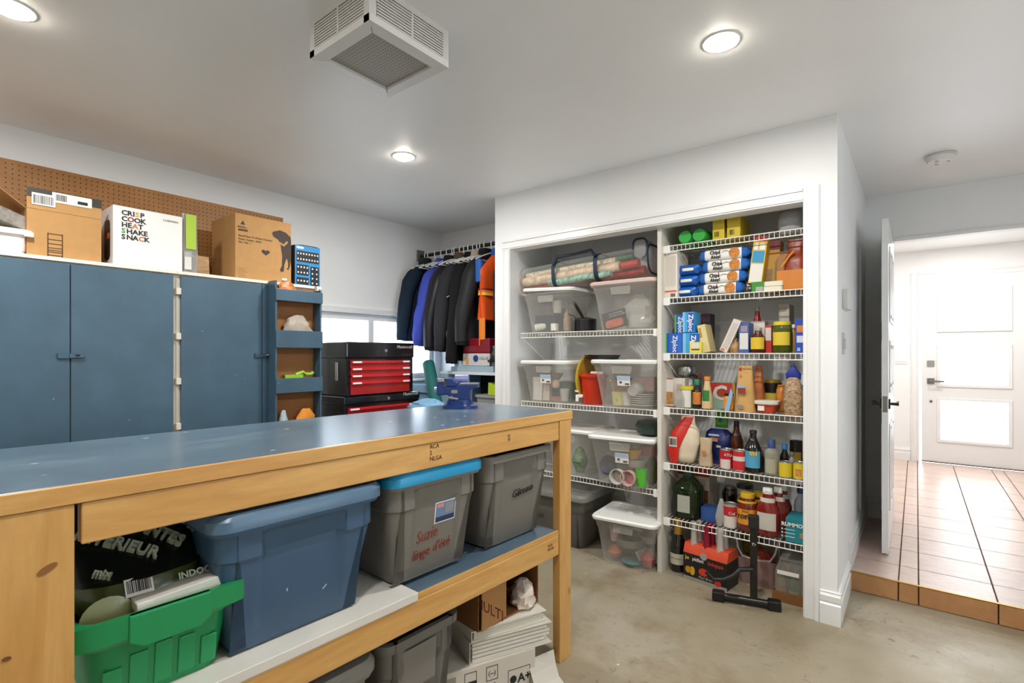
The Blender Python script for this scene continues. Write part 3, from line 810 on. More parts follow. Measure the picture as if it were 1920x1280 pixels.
# ------------------------------------------------------------------ clothes rail in the corner
ROD_Z, ROD_Y = 2.285, 3.30
t = thing('clothes_rail', 'dark metal clothes rail spanning from the wall to the closet', 'rail', (XL, ROD_Y, ROD_Z))
MB().tube([(.0, 0, 0), (XC0 - XL, 0, 0)], .016, 12).build('rod', DSTEEL, t, smooth=True)
B(0, -.04, -.05, .02, .04, .055).build('bracket', M('#6e6b66', .5), t)
def xr_(px): return at(px, 460, y=ROD_Y).x
hooks = [786, 799, 805, 818, 829.5, 840, 850, 854, 864, 872, 880, 889.5, 897, 902, 910, 924]
def hanger(x, label):
    t = thing('coat_hanger', label, 'hanger', (x, ROD_Y, ROD_Z), group='white plastic hangers on the clothes rail')
    pts = [(0, .022*math.cos(a), .004 + .022*math.sin(a)) for a in [math.radians(k) for k in range(-30, 200, 23)]]
    pts += [(0, -.018, -.03), (0, 0, -.075)]
    MB().tube(pts, .0045, 6).build('hook', WHITE, t, smooth=True)
    MB().tube([(0, -.20, -.155), (0, -.12, -.118), (0, 0, -.072), (0, .12, -.118), (0, .20, -.155)], .006, 6).tube([(0, -.20, -.155), (0, .20, -.155)], .004, 6).build('shoulder_bar', WHITE, t, smooth=True)
    return t
names = ['first', 'second', 'third', 'fourth', 'fifth', 'sixth', 'seventh', 'eighth', 'ninth', 'tenth', 'eleventh', 'twelfth', 'thirteenth', 'fourteenth', 'fifteenth', 'last']
h0 = hanger(xr_(hooks[0]), 'white plastic hanger, first on the rail from the window wall')
for i, p in enumerate(hooks[1:], 1):
    c = copy_tree(h0); c.location = (xr_(p), ROD_Y, ROD_Z); c.rotation_euler = (0, 0, random.uniform(-.12, .12))
    c['label'] = f'white plastic hanger, {names[i]} on the rail from the window wall'

def cloth_mat(color, rough=.85, fold=0, noise=.12):
    return M(color, rough, noise=noise, scale=12, bump=.6, bscale=14, stretch=(1, 1, .35), spec=.25)
def fold_ring(w, d, z, n, e, cx, cy, amp, k, ph):
    out = []
    for j in range(n):
        a = 2*PI*j/n; ca, sa = math.cos(a), math.sin(a)
        q = (1 + amp*math.sin(k*a + ph))/((abs(ca)**e + abs(sa)**e) ** (1/e))
        out.append((cx + w/2*ca*q, cy + d/2*sa*q, z))
    return out
def coat(name, label, cat, x, zt_, zb_, color, half=.25, thick=.10, sleeve=True, puff=0, yc=0.0, lean=0.0, rough=.85, sl=None, hood=None, stripes=(), flat_=False):
    t = thing(name, label, cat, (x, ROD_Y + yc, 0), random.uniform(-.10, .10), 'clothes hanging on the rail')
    m = cloth_mat(color, rough)
    rings = []; N = 18; ph = x*13
    for i in range(N + 1):
        u = i/N; z = zb_ + (zt_ - zb_)*u; top = (zt_ - z)
        wv = half*2*(min(1, .24 + (top/.16)*.40 if top < .16 else .64 + (top - .16)/.5*.42) if not flat_ else min(1, .26 + top/.14*.74))
        tv = thick*(.95 + .12*math.sin(u*7 + ph))*(.75 if u > .9 else 1)
        if puff: tv *= 1 + .16*abs(math.sin(u*puff*PI)); wv *= 1 + .03*abs(math.sin(u*puff*PI))
        rings.append(fold_ring(tv, wv, z, 28, 2.4, lean*(1 - u), 0, .07*(1 - .6*u), 6, ph + u*2.2))
    MB().loft(rings).build('body', m, t, smooth=True, ang=80)
    if sleeve:
        ze = sl if sl else zb_ + .03
        for s in (-1, 1):
            pts, rs = [], []
            for k, (u, yy) in enumerate(((0, .26), (.05, .42), (.12, .58), (.22, .72), (.36, .84), (.5, .93), (.64, 1.01), (.78, 1.08), (.9, 1.11), (1, 1.12))):
                z0 = zt_ - .055 - yy*.09 if u < .2 else None
                z = (zt_ - .06) + (ze - zt_ + .06)*u
                pts.append((.022 + .010*math.sin(u*6 + ph), s*half*(yy if s < 0 else min(yy, .72)), z))
                q = (.038, .060, .070, .070, .064, .060, .062, .054, .050, .044)[k]
                rs.append(q*(1 + (.14*abs(math.sin(u*puff*PI*1.1)) if puff else .05*math.sin(u*23 + ph))))
            o = MB().tube(pts, rs, 14).build('sleeve', m, t, smooth=True, ang=80)
            MB().tube([(pts[-1][0], pts[-1][1], ze + .025), (pts[-1][0], pts[-1][1], ze - .025)], [.047, .041], 14).build('cuff', cloth_mat(color, .95, noise=.3), o, smooth=True)
    MB().loft([se(.085, .15, zt_ - .03, 18, 2.2), se(.10, .14, zt_ + .015, 18, 2.2), se(.095, .12, zt_ + .05, 18, 2.2), se(.06, .09, zt_ + .045, 18, 2.2)]).build('collar', cloth_mat(hood or color, .9), t, smooth=True)
    for (z0, z1, c) in stripes:
        MB().loft([se(thick*1.22, half*2.04, z0, 22, 2.4), se(thick*1.22, half*2.04, z1, 22, 2.4)]).build('stripe', M(c, .6), t, smooth=True)
    return t
def zf(py, x, y): 
    f = x*FV[0] + y*FV[1]; return CH + (664 - py)/960*f
coat('fleece_jacket', 'dark navy fleece jacket, nearest the window wall on the rail', 'jacket', -3.63, 2.20, 1.47, '#172735', .27, .09, lean=-.0, yc=-.02, hood='#2a2d30')
coat('jacket', 'dark grey jacket with a light trim behind the navy fleece', 'jacket', -3.53, 2.20, 1.52, '#24262a', .22, .06, yc=.09, hood='#4a4640')
coat('jacket', 'royal blue slim jacket on the rail', 'jacket', -3.43, 2.17, 1.42, '#3d4cb0', .25, .07, rough=.6)
coat('puffer_jacket', 'shiny black quilted puffer jacket beside the blue jacket', 'jacket', -3.32, 2.19, 1.38, '#202024', .25, .085, puff=7, rough=.4)
s = coat('softshell_jacket', 'black softshell jacket with thin white piping on the sleeve', 'jacket', -3.19, 2.20, 1.37, '#2a2b2f', .26, .09, hood='#5b4a3e')
MB().tube([(.092, -.20, 1.78), (.098, -.25, 1.66), (.094, -.27, 1.52), (.075, -.25, 1.42)], .004, 6).build('piping', M('#c9c7bf', .6), s)
MB().tube([(.085, -.15, 1.92), (.095, -.20, 1.86), (.095, -.27, 1.83)], .004, 6).build('piping', M('#c9c7bf', .6), s)
coat('coat', 'plain black long coat between the softshell and the puffer', 'coat', -3.07, 2.19, 1.27, '#121315', .25, .085)
coat('blouse', 'beige and pink garment showing as a thin sliver on the rail', 'blouse', -2.985, 2.19, 1.55, '#b9a48f', .20, .03, sleeve=False)
coat('puffer_coat', 'matte black padded winter coat beside the orange life vest', 'coat', -2.895, 2.20, 1.42, '#1c1d20', .27, .10, puff=6, rough=.6)
# life vest
t = coat('life_vest', 'orange life vest with red and yellow stripes and blue lining', 'life vest', -2.755, 2.18, 1.63, '#d9531c', .23, .11, sleeve=False, rough=.6, flat_=True, hood='#2458a8', stripes=((1.865, 1.88, '#5a1d20'), (1.845, 1.865, '#e0722a'), (1.825, 1.845, '#e9b93f')))
MB().tube([(.03, -.20, 1.63), (.04, -.215, 1.50), (.03, -.22, 1.40)], .006, 6).build('drawcord', M('#2b4a9c', .5), t)
B(-.01, -.23, 1.42, .05, -.222, 1.64).build('strap', M('#e8862f', .6), t)
MB().box(-.05, -.238, 1.93, .012, -.19, 2.12).build('lining', M('#2458a8', .6), t, bevel=.015, seg=3)
coat('vest', 'dark olive vest with a red band at the end of the rail', 'vest', -2.625, 2.14, 1.62, '#2f2e28', .22, .07, sleeve=False, flat_=True, stripes=((1.80, 1.83, '#c8402a'),), hood='#b03238')

# ------------------------------------------------------------------ corner behind the bench
LBL = M('#7fa3bf', .5)
def tring(W, D, i, irec, r, z):
    """rounded rectangle ring whose front middle is set back by irec instead of i"""
    w, d = W - 2*i, D - 2*i; r = min(r, w/2 - .001, d/2 - .001); out = []
    fx = [-.40, -.30, -.27, -.225, -.10, .10, .225, .27, .30, .40]
    for f in fx:
        k = irec if abs(f) < .25 else i
        out.append((f*W, k, z))
    for qx, qy, a0 in ((1,-1,-90), (1,1,0), (-1,1,90), (-1,-1,180)):
        for k in range(5):
            a = math.radians(a0 + 90*k/4)
            out.append((qx*(w/2 - r) + r*math.cos(a), D/2 + qy*(d/2 - r) + r*math.sin(a), z))
    return out
def tote(name, label, cat, loc, rz, W, D, H, mat, ti=.045, lid=None, lidmat=None, group=None, rim=.014, handle=True, lidh=.028, rad=.05):
    """tapered moulded tote with a set-back grip in its front, open or lidded; W across the front, D deep"""
    t = thing(name, label, cat, loc, rz, group)
    a = ti*.35 + .004
    rec = a + .004 if handle else 0
    m3 = ti - (ti - a)*.36/.67
    prof = [(ti + .022, ti + .022, 0), (ti + .008, ti + .008, .004), (ti, ti, .018), (m3, m3, H*.36), (ti - (ti - a)*.64/.67, ti - (ti - a)*.64/.67, H*.64), (a, a, H*.67), (0, rec, H*.735), (0, rec, H*.875), (0, .002, H*.905), (0, 0, H*.93), (-rim, -rim, H*.935), (-rim, -rim, H)]
    prof += [(.004, .004, H), (.006, max(.006, rec + .003), H*.7), (ti + .004, ti + .004, .006)]
    MB().loft([tring(W, D, i, ir, max(.012, rad - .3*max(i, 0)), z) for i, ir, z in prof], True, True).build('body', mat, t, smooth=True, ang=38)
    if lid:
        g = rim + .006
        MB().loft([rr(W + 2*g, D + 2*g, rad, 5, 0, D/2, H - .012), rr(W + 2*g, D + 2*g, rad, 5, 0, D/2, H + lidh*.5), rr(W + 2*g - .02, D + 2*g - .02, rad, 5, 0, D/2, H + lidh),
                   rr(W - .05, D - .05, rad, 5, 0, D/2, H + lidh), rr(W - .06, D - .06, rad, 5, 0, D/2, H + lidh - .008)]).build('lid', lidmat, t, smooth=True, ang=35)
    return t
PALE = M('#8fb0c6', .4)
tote('storage_tote', 'pale blue storage tote standing in the corner below the window', 'tote', (-3.46, 3.10, .0), 0, .34, .36, 1.08, PALE, .03, handle=False)
# yoga mat
a = at(800, 682, y=3.00); b_ = at(818, 757, y=2.86)
tag(MB().tube([(b_.x, b_.y, .55), (b_.x, b_.y, b_.z), (a.x, a.y + .02, a.z)], .052, 20).build('rolled_mat', M('#0f5f5c', .7, noise=.1), None, smooth=True), 'dark teal rolled exercise mat leaning in the corner', 'mat')
crumple('blue_cloth', 'light blue crumpled cloth below the rolled mat, behind the bench', 'cloth', (-2.75, 2.52, .93), .30, .16, .10, M('#6f9cbd', .8, noise=.2, scale=10), .4)
tag(B(-2.95, 2.40, .0, -2.58, 2.66, .93).build('floor_crate', M('#4b6a80', .5), bevel=.01), 'blue grey crate under the crumpled blue cloth', 'crate')
# low shelf unit with things on top
p0, p1 = at(822, 698, y=3.05), at(927, 702, y=3.05)
ux0, ux1, uz = p0.x + .02, XC0 - .02, at(870, 697, y=3.05).z
t = thing('shelf_unit', 'pale blue open shelf unit with a white top behind the vise', 'shelf', ((ux0 + ux1)/2, 3.05, 0))
hw = (ux1 - ux0)/2
B(-hw, 0, uz - .022, hw, .45, uz).build('top_board', M('#d7dde0', .5), t, bevel=.002)
B(-hw, .002, 0, -hw + .09, .44, uz - .022).build('side_panel', PALE, t); B(hw - .02, .002, 0, hw, .44, uz - .022).build('side_panel', PALE, t)
B(-hw + .09, .42, 0, hw - .02, .44, uz - .022).build('back_panel', M('#15161a', .8), t)
B(-hw + .09, .01, .72, hw - .02, .42, .74).build('shelf_board', PALE, t)
tag(B(ux0 + .1, 3.08, uz + .002, ux0 + .42, 3.34, uz + .04).build('flat_carton', M('#a9c4d6', .5), bevel=.003), 'flat pale blue carton on top of the shelf unit', 'box')
tag(B(ux0 + .12, 3.10, uz + .042, ux0 + .30, 3.30, uz + .09).build('shoe_box', M('#bcd0e0', .5), bevel=.003), 'small pale carton under the hanging coats', 'box')
xa, xb_ = at(866, 660, y=3.06).x, at(916, 660, y=3.06).x
zb0 = uz + .05
tag(B(xa - .05, 3.06, uz + .001, xb_ + .05, 3.34, zb0 - .001).build('plank', M('#9fb6c4', .5)), 'pale board under the pack of drinks', 'board')
t = thing('drinks_pack', 'red and white shrink-wrapped pack with a round blue seal', 'pack', ((xa + xb_)/2, 3.07, zb0))
hw2 = (xb_ - xa)/2; hz2 = at(890, 634, y=3.07).z - zb0
B(-hw2, 0, 0, hw2, .25, hz2*.45).build('white_band', M('#c9c9c6', .5), t, bevel=.006)
B(-hw2, 0, hz2*.45, hw2, .25, hz2).build('red_band', M('#7d1424', .3), t, bevel=.012)
MB().lathe([(.028, 0), (.028, .001)], 20).build('round_seal', M('#1d3c78', .5), t).matrix_local = Matrix.Translation((.0, -.0005, hz2*.27)) @ Matrix.Rotation(PI/2, 4, 'X')
text('VALUE', .035, M('#46556a', .6), t, (.035, -.001, hz2*.22))
B(-hw2 + .03, -.001, hz2*.05, -hw2 + .07, 0, hz2*.30).build('side_mark', M('#d19a6a', .6), t)
crumple('bin_bag', 'black plastic bag bulging at the end of the shelf unit', 'bag', (XC0 - .125, 3.17, uz + .002), .20, .2, .24, M('#15151a', .3, bump=.6, bscale=18), 0)
x0, x1 = at(919, 730, y=2.97).x, XC0 - .004
t = thing('clear_box', 'small clear box with green rolls beside the vise', 'box', (-2.665, 3.18, .745))
MB().loft([rr(.24, .20, .02, z=0), rr(.26, .22, .02, z=.26)], True, False).build('body', clear('#d9dedb', .35), t, smooth=True)
MB().loft([rr(.28, .24, .02, z=.26), rr(.28, .24, .02, z=.28)]).build('lid', M('#9a9c99', .4), t, smooth=True)
MB().tube([(-.09, 0, .2), (.10, 0, .2)], .035, 14).build('green_roll', M('#4d8a63', .6), t, smooth=True)
x0 = at(918, 715, y=3.10).x
tag(MB().prism([(x0, 1.028), (x0 + .075, 1.028), (x0 + .075, 1.105), (x0 + .004, 1.125)], 3.08, 3.16).build('lime_box', M('#b3cf2d', .5)), 'lime green box on the clear box at the closet end', 'box')

# ------------------------------------------------------------------ workbench
TH = math.radians(2.2)
bx, by = -1.292, .10
BR = PI/2 - TH
bench = thing('workbench', 'long pine workbench with a scuffed blue top and lower shelf', 'workbench', (bx, by, 0), BR)
BLN, BDP, BT = 1.875, .635, 1.097
B(-.04, .006, BT - .030, BLN, BDP, BT).build('top_board', BENCHB, bench, bevel=.002)
B(-.04, -.004, BT - .038, BLN - .001, .006, BT - .0005).build('front_edge', PINE, bench, bevel=.002)
B(BLN - .0, -.004, BT - .038, BLN + .008, BDP, BT - .0005).build('end_edge', PINE, bench, bevel=.002)
B(.165, 0, .976, BLN - .094, .038, BT - .039).build('beam', PINE, bench, bevel=.003)
B(.0, BDP - .05, .976, BLN - .094, BDP - .012, BT - .031).build('beam', PINE, bench, bevel=.003)
B(.165, 0, .476, BLN - .094, .038, .562).build('beam', PINE, bench, bevel=.004)
B(.0, BDP - .05, .476, BLN - .094, BDP - .012, .562).build('beam', PINE, bench, bevel=.003)
B(-.04, 0, 0, .155, .038, BT - .039).build('leg', PINEV, bench, bevel=.003)
B(BLN - .09, -.003, 0, BLN - .003, .036, BT - .039).build('leg', PINEV, bench, bevel=.003)
B(-.04, BDP - .05, 0, .05, BDP - .012, BT - .031).build('leg', PINEV, bench, bevel=.003)
B(BLN - .09, BDP - .05, 0, BLN - .003, BDP - .012, BT - .031).build('leg', PINEV, bench, bevel=.003)
SHX = 1.0
B(.0, -.004, .563, SHX, BDP - .012, .590).build('white_shelf_board', M('#d9d5cc', .45, noise=.06, scale=8), bench, bevel=.002)
B(SHX + .001, .012, .563, BLN - .092, BDP - .012, .581).build('blue_shelf_board', BENCHB, bench, bevel=.001)
B(SHX + .001, .002, .563, BLN - .092, .0115, .5805).build('shelf_edge', PINE, bench)
STAMP = M('#5a3a16', .8)
for xx, zz, s in ((1.05, 1.02, 'ACA\n2\nNLGA'),): text(s, .020, STAMP, bench, (xx, -.0008, 1.04), name='lumber_stamp', rx=PI/2, ry=0)
text('EZ\n10', .014, STAMP, bench, (1.44, -.0008, 1.03), name='lumber_stamp')
text('ACA\nNLGA', .016, STAMP, bench, (1.70, -.0008, .53), name='lumber_stamp')
for xx, zz in ((.06, .80), (.12, .72), (.02, .62), (.10, .55)): MB().lathe([(.005, 0), (.005, .0012)], 14).build('knot', M('#6f431a', .6), bench).matrix_local = Matrix.Translation((xx, -.0003, zz)) @ Matrix.Rotation(PI/2, 4, 'X') @ Matrix.Diagonal((1.3, .8, 1, 1))
MB().lathe([(.011, 0), (.011, .0012)], 18).build('knot', M('#8a5a28', .6), bench).matrix_local = Matrix.Translation((.115, -.0003, .945)) @ Matrix.Rotation(-.5, 4, 'Y') @ Matrix.Rotation(PI/2, 4, 'X') @ Matrix.Diagonal((1.5, .6, 1, 1))

# vise
vx = at(871, 762, z=BT)
VB = M('#17336f', .35, coat=.2); VL = M('#8088b8', .35, .3)
t = thing('bench_vise', 'blue swivel bench vise with steel anvil on the far end of the bench', 'vise', (vx.x + .012, vx.y - .045, BT), A - .05)
MB().lathe([(.085, 0), (.085, .012), (.07, .018), (.06, .02), (.06, .035), (.055, .04), (0, .04)], 28).build('swivel_base', VB, t, smooth=True)
for k in range(4): MB().lathe([(.009, .012), (.009, .02), (0, .021)], 8, (.072*math.cos(k*1.57 + .5), .072*math.sin(k*1.57 + .5), 0)).build('bolt', STEEL, t)
MB().prism([(-.04, .036), (.055, .036), (.055, .085), (.09, .096), (.09, .112), (-.01, .112), (-.035, .10), (-.10, .10), (-.105, .075), (-.105, .062), (-.05, .062)], -.035, .035).build('body', VB, t, bevel=.006)
B(.005, -.038, .110, .09, .038, .118).build('anvil', M('#8b8f9c', .35, .7), t, bevel=.002)
MB().prism([(-.105, .06), (-.068, .06), (-.068, .105), (-.075, .142), (-.105, .142)], -.04, .04).build('front_jaw', VB, t, bevel=.005)
MB().prism([(-.06, .10), (-.015, .10), (.0, .115), (-.035, .142), (-.062, .142)], -.04, .04).build('rear_jaw', VB, t, bevel=.006)
B(-.098, -.046, .124, -.066, .046, .140).build('jaw_plate', STEEL, t, bevel=.001)
MB().tube([(-.03, .055, .13), (.035, .055, .13)], .026, 16).build('pipe_jaw', VL, t, smooth=True)
MB().tube([(-.12, 0, .085), (-.10, 0, .085)], .013, 12).build('screw_end', STEEL, t, smooth=True)
MB().tube([(-.045, -.062, .052), (.005, -.07, .046)], .006, 8).tube([(-.03, -.045, .052), (-.03, -.068, .052)], .008, 8).build('lock_handle', STEEL, t, smooth=True)
MB().loft([rr(.03, .016, .005, z=0), rr(.03, .016, .005, z=.001)]).build('badge', STEEL, t).matrix_local = Matrix.Translation((-.02, -.0352, .078)) @ Matrix.Rotation(PI/2, 4, 'X')

# ------------------------------------------------------------------ totes on the bench shelf
def onface(z, ti=.048, H=.36): return ti - (ti*.65 - .004)*min(z/(H*.67), 1)
FT = math.atan((.048*.65 - .004)/(.36*.67))
GREYT = M('#77736c', .38, noise=.05, scale=8); BLUET = M('#3d5a76', .36, noise=.05, scale=8); GREENT = M('#178a4f', .33)
def bl(x, y, z):       # bench coordinates -> place
    v = Matrix.Rotation(BR, 4, 'Z') @ Vector((x, y, 0)); return (bx + v.x, by + v.y, z)
def blx(px, x=-1.27): return at(px, 1000, x=x).y - by
# green crate
x0, x1 = .166, .478
t = thing('recycling_crate', 'green plastic crate holding a bag of potting soil and a binder', 'crate', bl((x0 + x1)/2, .048, .591), BR)
W, D, H = x1 - x0, .46, .205
prof = [(.03, 0), (.012, H*.62), (.010, H*.66), (0, H*.68), (-.006, H*.74), (-.022, H*.76), (-.024, H), (-.010, H), (.006, H*.96), (.034, .006)]
MB().loft([rr(W - 2*i, D - 2*i, .045, 3, 0, D/2, z) for i, z in prof]).build('body', GREENT, t, smooth=True, ang=30)
MB().prism([(-.075, H), (-.075, H*.72), (-.05, H*.64), (.06, H*.64), (.085, H*.72), (.085, H)], -.029, -.012).build('grip', GREENT, t, bevel=.003)
def crin(z): return .03 - .018*min(z/(H*.62), 1)
for k in range(5):
    xx = -.112 + k*.047; zt2 = H*(.34 + .20*math.sin((k + .6)/5.2*PI))
    mb = MB()
    mb.loft([[(xx, crin(z) - .004, z), (xx + .034, crin(z) - .004, z), (xx + .034, crin(z) + .004, z), (xx, crin(z) + .004, z)] for z in (.015, zt2)])
    mb.build('rib', M('#1a9557', .33), t, bevel=.002)
# soil bag lying in the crate
sb = thing('potting_soil_bag', 'dark green and black plastic bag of indoor potting soil in the crate', 'bag', bl(.306, .02, .60), BR)
SHP = [(0, .10, .38, .09), (.05, .085, .42, .105), (.12, .080, .44, .115), (.19, .080, .45, .135), (.235, .10, .45, .15), (.285, .15, .44, .155), (.33, .21, .43, .15), (.365, .28, .40, .11)]
def bagring(z, y0, y1, hw, gr=0.0, n=30):
    out = []
    for j in range(n):
        a = 2*PI*j/n; ca, sa = math.cos(a), math.sin(a); e = 2.9
        q = (1 + .012*math.sin(9*a + z*40))/((abs(ca)**e + abs(sa)**e) ** (1/e))
        out.append((( hw + gr)*ca*q, (y0 + y1)/2 + ((y1 - y0)/2 + gr)*sa*q, z))
    return out
MB().loft([bagring(*q) for q in SHP]).build('bag', M('#39431a', .22, bump=.35, bscale=9), sb, smooth=True, ang=80)
MB().loft([bagring(z, a, b, c, .003) for z, a, b, c in SHP[4:]] + [bagring(.371, .29, .39, .12, 0)], False, True).build('black_print', M('#0f120c', .22, bump=.35, bscale=9), sb, smooth=True, ang=80)
o = MB().lathe([(.0, .012), (.035, .010), (.052, .0), (.050, -.006)], 22).build('pale_spot', M('#a3a472', .3, bump=.3, bscale=12), sb, smooth=True); o.matrix_local = Matrix.Translation((-.08, .080, .175)) @ Matrix.Rotation(PI/2 - .20, 4, 'X') @ Matrix.Diagonal((.95, .85, .22, 1))
wl = panel(-.027, 0, .027, .040, 0, .001).build('barcode_label', M('#d8d5cf', .5), sb); wl.location = (-.02, .082, .205); wl.rotation_euler = (math.radians(-32), 0, 0)
b2 = barcode(sb, -.023, .008, .046, .028, 0, n=14); b2.location = (-.02, .0805, .205); b2.rotation_euler = (math.radians(-32), 0, 0)
LET = M('#aab09a', .5)
text('INDOOR PLANT', .021, LET, sb, (.055, .077, .215), bold=.0006, rx=math.radians(62))
for s_, sz, lx, lz, rot in (('INTÉRIEUR', .036, -.12, .335, 36), ('PLANTES', .036, -.03, .345, 44), ('Scotts', .040, .07, .350, 60), ('mix', .022, -.10, .262, 30)):
    text(s_, sz, LET, sb, (lx, .045 + (lz - .19)*1.04, lz), bold=.001, spin=-math.radians(rot), rx=math.radians(43), thick=.008)
o = B(-.095, 0, 0, .095, .09, .024).build('binder', M('#e2ddd4', .5), bevel=.002); tag(o, 'white ring binder wedged along the front rim of the green crate', 'binder')
o.location = bl(.365, .058, .783); o.rotation_euler = (0, math.radians(-3), BR)
# blue lidded tote
x0, x1 = blx(398, -1.28), blx(716, -1.28)
t = tote('storage_tote', 'dark blue storage tote with a lid, between the green crate and grey totes', 'tote', bl((x0 + x1)/2, .020, .591), BR, x1 - x0 - .035, .54, .345, BLUET, .048, True, M('#55718a', .34), lidh=.03)
sc = M('#8fb0cc', .5)
for (xx, zz, a_, l) in ((.13, .16, .3, .03), (.07, .10, .9, .016), (-.04, .13, .1, .008)):
    o = MB().loft([rr(.004, l, .002, 3, z=0), rr(.004, l, .002, 3, z=.0008)]).build('paint_scuff', sc, t); o.matrix_local = Matrix.Translation((xx, onface(zz, .048, .345) - .0006, zz)) @ Matrix.Rotation(a_, 4, 'Y') @ Matrix.Rotation(PI/2, 4, 'X')
def face_rot(tl=.045, h=.345): return -math.atan(tl*.6/(h*.66))
# grey tote with turquoise lid
x0, x1 = blx(728, -1.27), blx(905, -1.27)
t = tote('storage_tote', 'grey storage tote with turquoise lid and red handwriting', 'tote', bl((x0 + x1)/2, .025, .591), BR, x1 - x0 - .045, .54, .352, GREYT, .048, True, M('#1d8ab8', .35), lidh=.03)
REDINK = M('#8e3b2a', .7)
for s, xx, zz in (('Suzie', -.075, .125), ("linge d'été", -.085, .068)):
    text(s, .058 if s == 'Suzie' else .052, REDINK, t, (xx, onface(zz) - .0015, zz), shear=.25, spin=math.radians(5), bold=-.0006, rx=PI/2 + FT, name='handwriting', sx=.78, thick=.0012)
st = panel(.03, 0, .125, .075, 0, .0012).build('product_sticker', M('#e4e2de', .5), t); st.location = (-.03, onface(.15) - .0035, .175); st.rotation_euler = (FT, 0, 0)
for (a0, b0, a1, b1, c) in ((.034, .022, .121, .071, '#6d85a8'), (.034, .004, .121, .022, '#22355a'), (.075, .03, .115, .066, '#8c8f94'), (.038, .055, .068, .068, '#d98a86')):
    o = panel(a0, b0, a1, b1, 0, .0006).build('sticker_print', M(c, .5), st); o.location = (0, -.0012 - (.0008 if c in ('#8c8f94', '#d98a86') else 0), 0)
# open grey tote
x0, x1 = blx(910, -1.27), blx(1030, -1.27)
t = tote('storage_tote', 'open grey storage tote marked in black handwriting, at the far leg', 'tote', bl((x0 + x1)/2, .03, .583), BR, x1 - x0 - .02, .54, .375, GREYT, .05)
text('Gâteaux', .046, INK, t, (-.03, onface(.175) - .002, .18), shear=.3, spin=math.radians(6), bold=-.0005, rx=PI/2 + FT, name='handwriting', sx=.92, thick=.0012)
crumple('green_sack', 'dark green plastic sack inside the open grey tote', 'sack', bl((x0 + x1)/2, .29, .60), .30, .40, .33, M('#12331c', .35, bump=.5, bscale=14), BR)

# ------------------------------------------------------------------ under the bench
GREYD = M('#6d6a64', .4, noise=.05, scale=8)
ya, yb = at(735, 1215, x=-1.26).y, at(870, 1140, x=-1.26).y
t = tote('storage_tote', 'grey tote with a torn tape patch on the floor under the bench', 'tote', bl(yb - .155 - by, .05, 0), BR, .31, .5, .43, GREYD, .04)
tp = panel(-.11, .24, .06, .38, 0, .0015).build('tape_patch', M('#7e7a73', .25), t); tp.location = (0, .022, 0); tp.rotation_euler = (.045, 0, 0)
tote('storage_tote', 'grey lidded tote partly cut off, under the white shelf board', 'tote', bl(ya - .22 - by, .05, 0), BR, .36, .5, .40, M('#7b7872', .4, noise=.05, scale=8), .04, True, M('#85827b', .4))
# printer carton
pc = thing('printer_carton', 'flat white printer carton with black handling symbols, lowest of the stack', 'carton', (-1.30, 1.50, 0), PI/2 - .42)
PW, PD, PH = .42, .34, .16
B(-PW/2, 0, 0, PW/2, PD, PH).build('carton', M('#cfc6b8', .6), pc, bevel=.003)
B(-PW/2 + .02, -.0008, .03, -PW/2 + .075, 0, PH - .02).build('small_print', M('#a09789', .7), pc)
for k, xx in enumerate((-.10, -.01)):
    panel_frame(MB(), xx, .085, xx + .05, .14, 0, .0022, .0008).build('symbol_frame', INK, pc)
B(-.10, -.0008, .085, -.05, 0, .105).build('symbol', INK, pc)
MB().prism([(-.005, .02), (.045, .02), (.045, .055), (.03, .06), (.03, .072), (.01, .072), (.01, .06), (-.005, .055)], -.0008, 0).build('symbol', INK, pc)
text('(--)', .026, INK, pc, (-.002, -.0008, .105), name='symbol')
panel_frame(MB(), .085, .02, .185, .10, 0, .002, .0008).build('symbol_frame', INK, pc)
text('A+', .048, INK, pc, (.128, -.0012, .043), bold=.001)
MB().lathe([(.015, 0), (.015, .0008)], 14).build('symbol', INK, pc).matrix_local = Matrix.Translation((.108, 0, .06)) @ Matrix.Rotation(PI/2, 4, 'X')
# binder stack
def binder(label, z, rz, w, d, h, mat, loc):
    t = thing('binder', label, 'binder', (loc[0], loc[1], z), rz, 'binders stacked under the bench')
    B(-w/2, 0, 0, w/2, d, .004).build('cover', mat, t); B(-w/2, 0, h - .004, w/2, d, h).build('cover', mat, t)
    B(-w/2 - .003, 0, 0, -w/2, d, h).build('spine', mat, t)
    mb = MB()
    n = 5
    for k in range(n): mb.box(-w/2 + .01, .004, .005 + k*(h - .01)/n, w/2 - .006 - random.uniform(0, .03), d - .004 - random.uniform(0, .01), .005 + (k + .75)*(h - .01)/n)
    mb.build('papers', M('#d7d2c6', .7), t)
    return t
binder('thick white ring binder full of papers, lower one of the stack', PH + .001, PI/2 - .45, .36, .30, .085, M('#cfc9bb', .5), (-1.26, 1.60))
binder('worn white ring binder on top of the stack under the box', PH + .088, PI/2 - .38, .34, .30, .04, M('#d9d3c6', .5), (-1.27, 1.60))
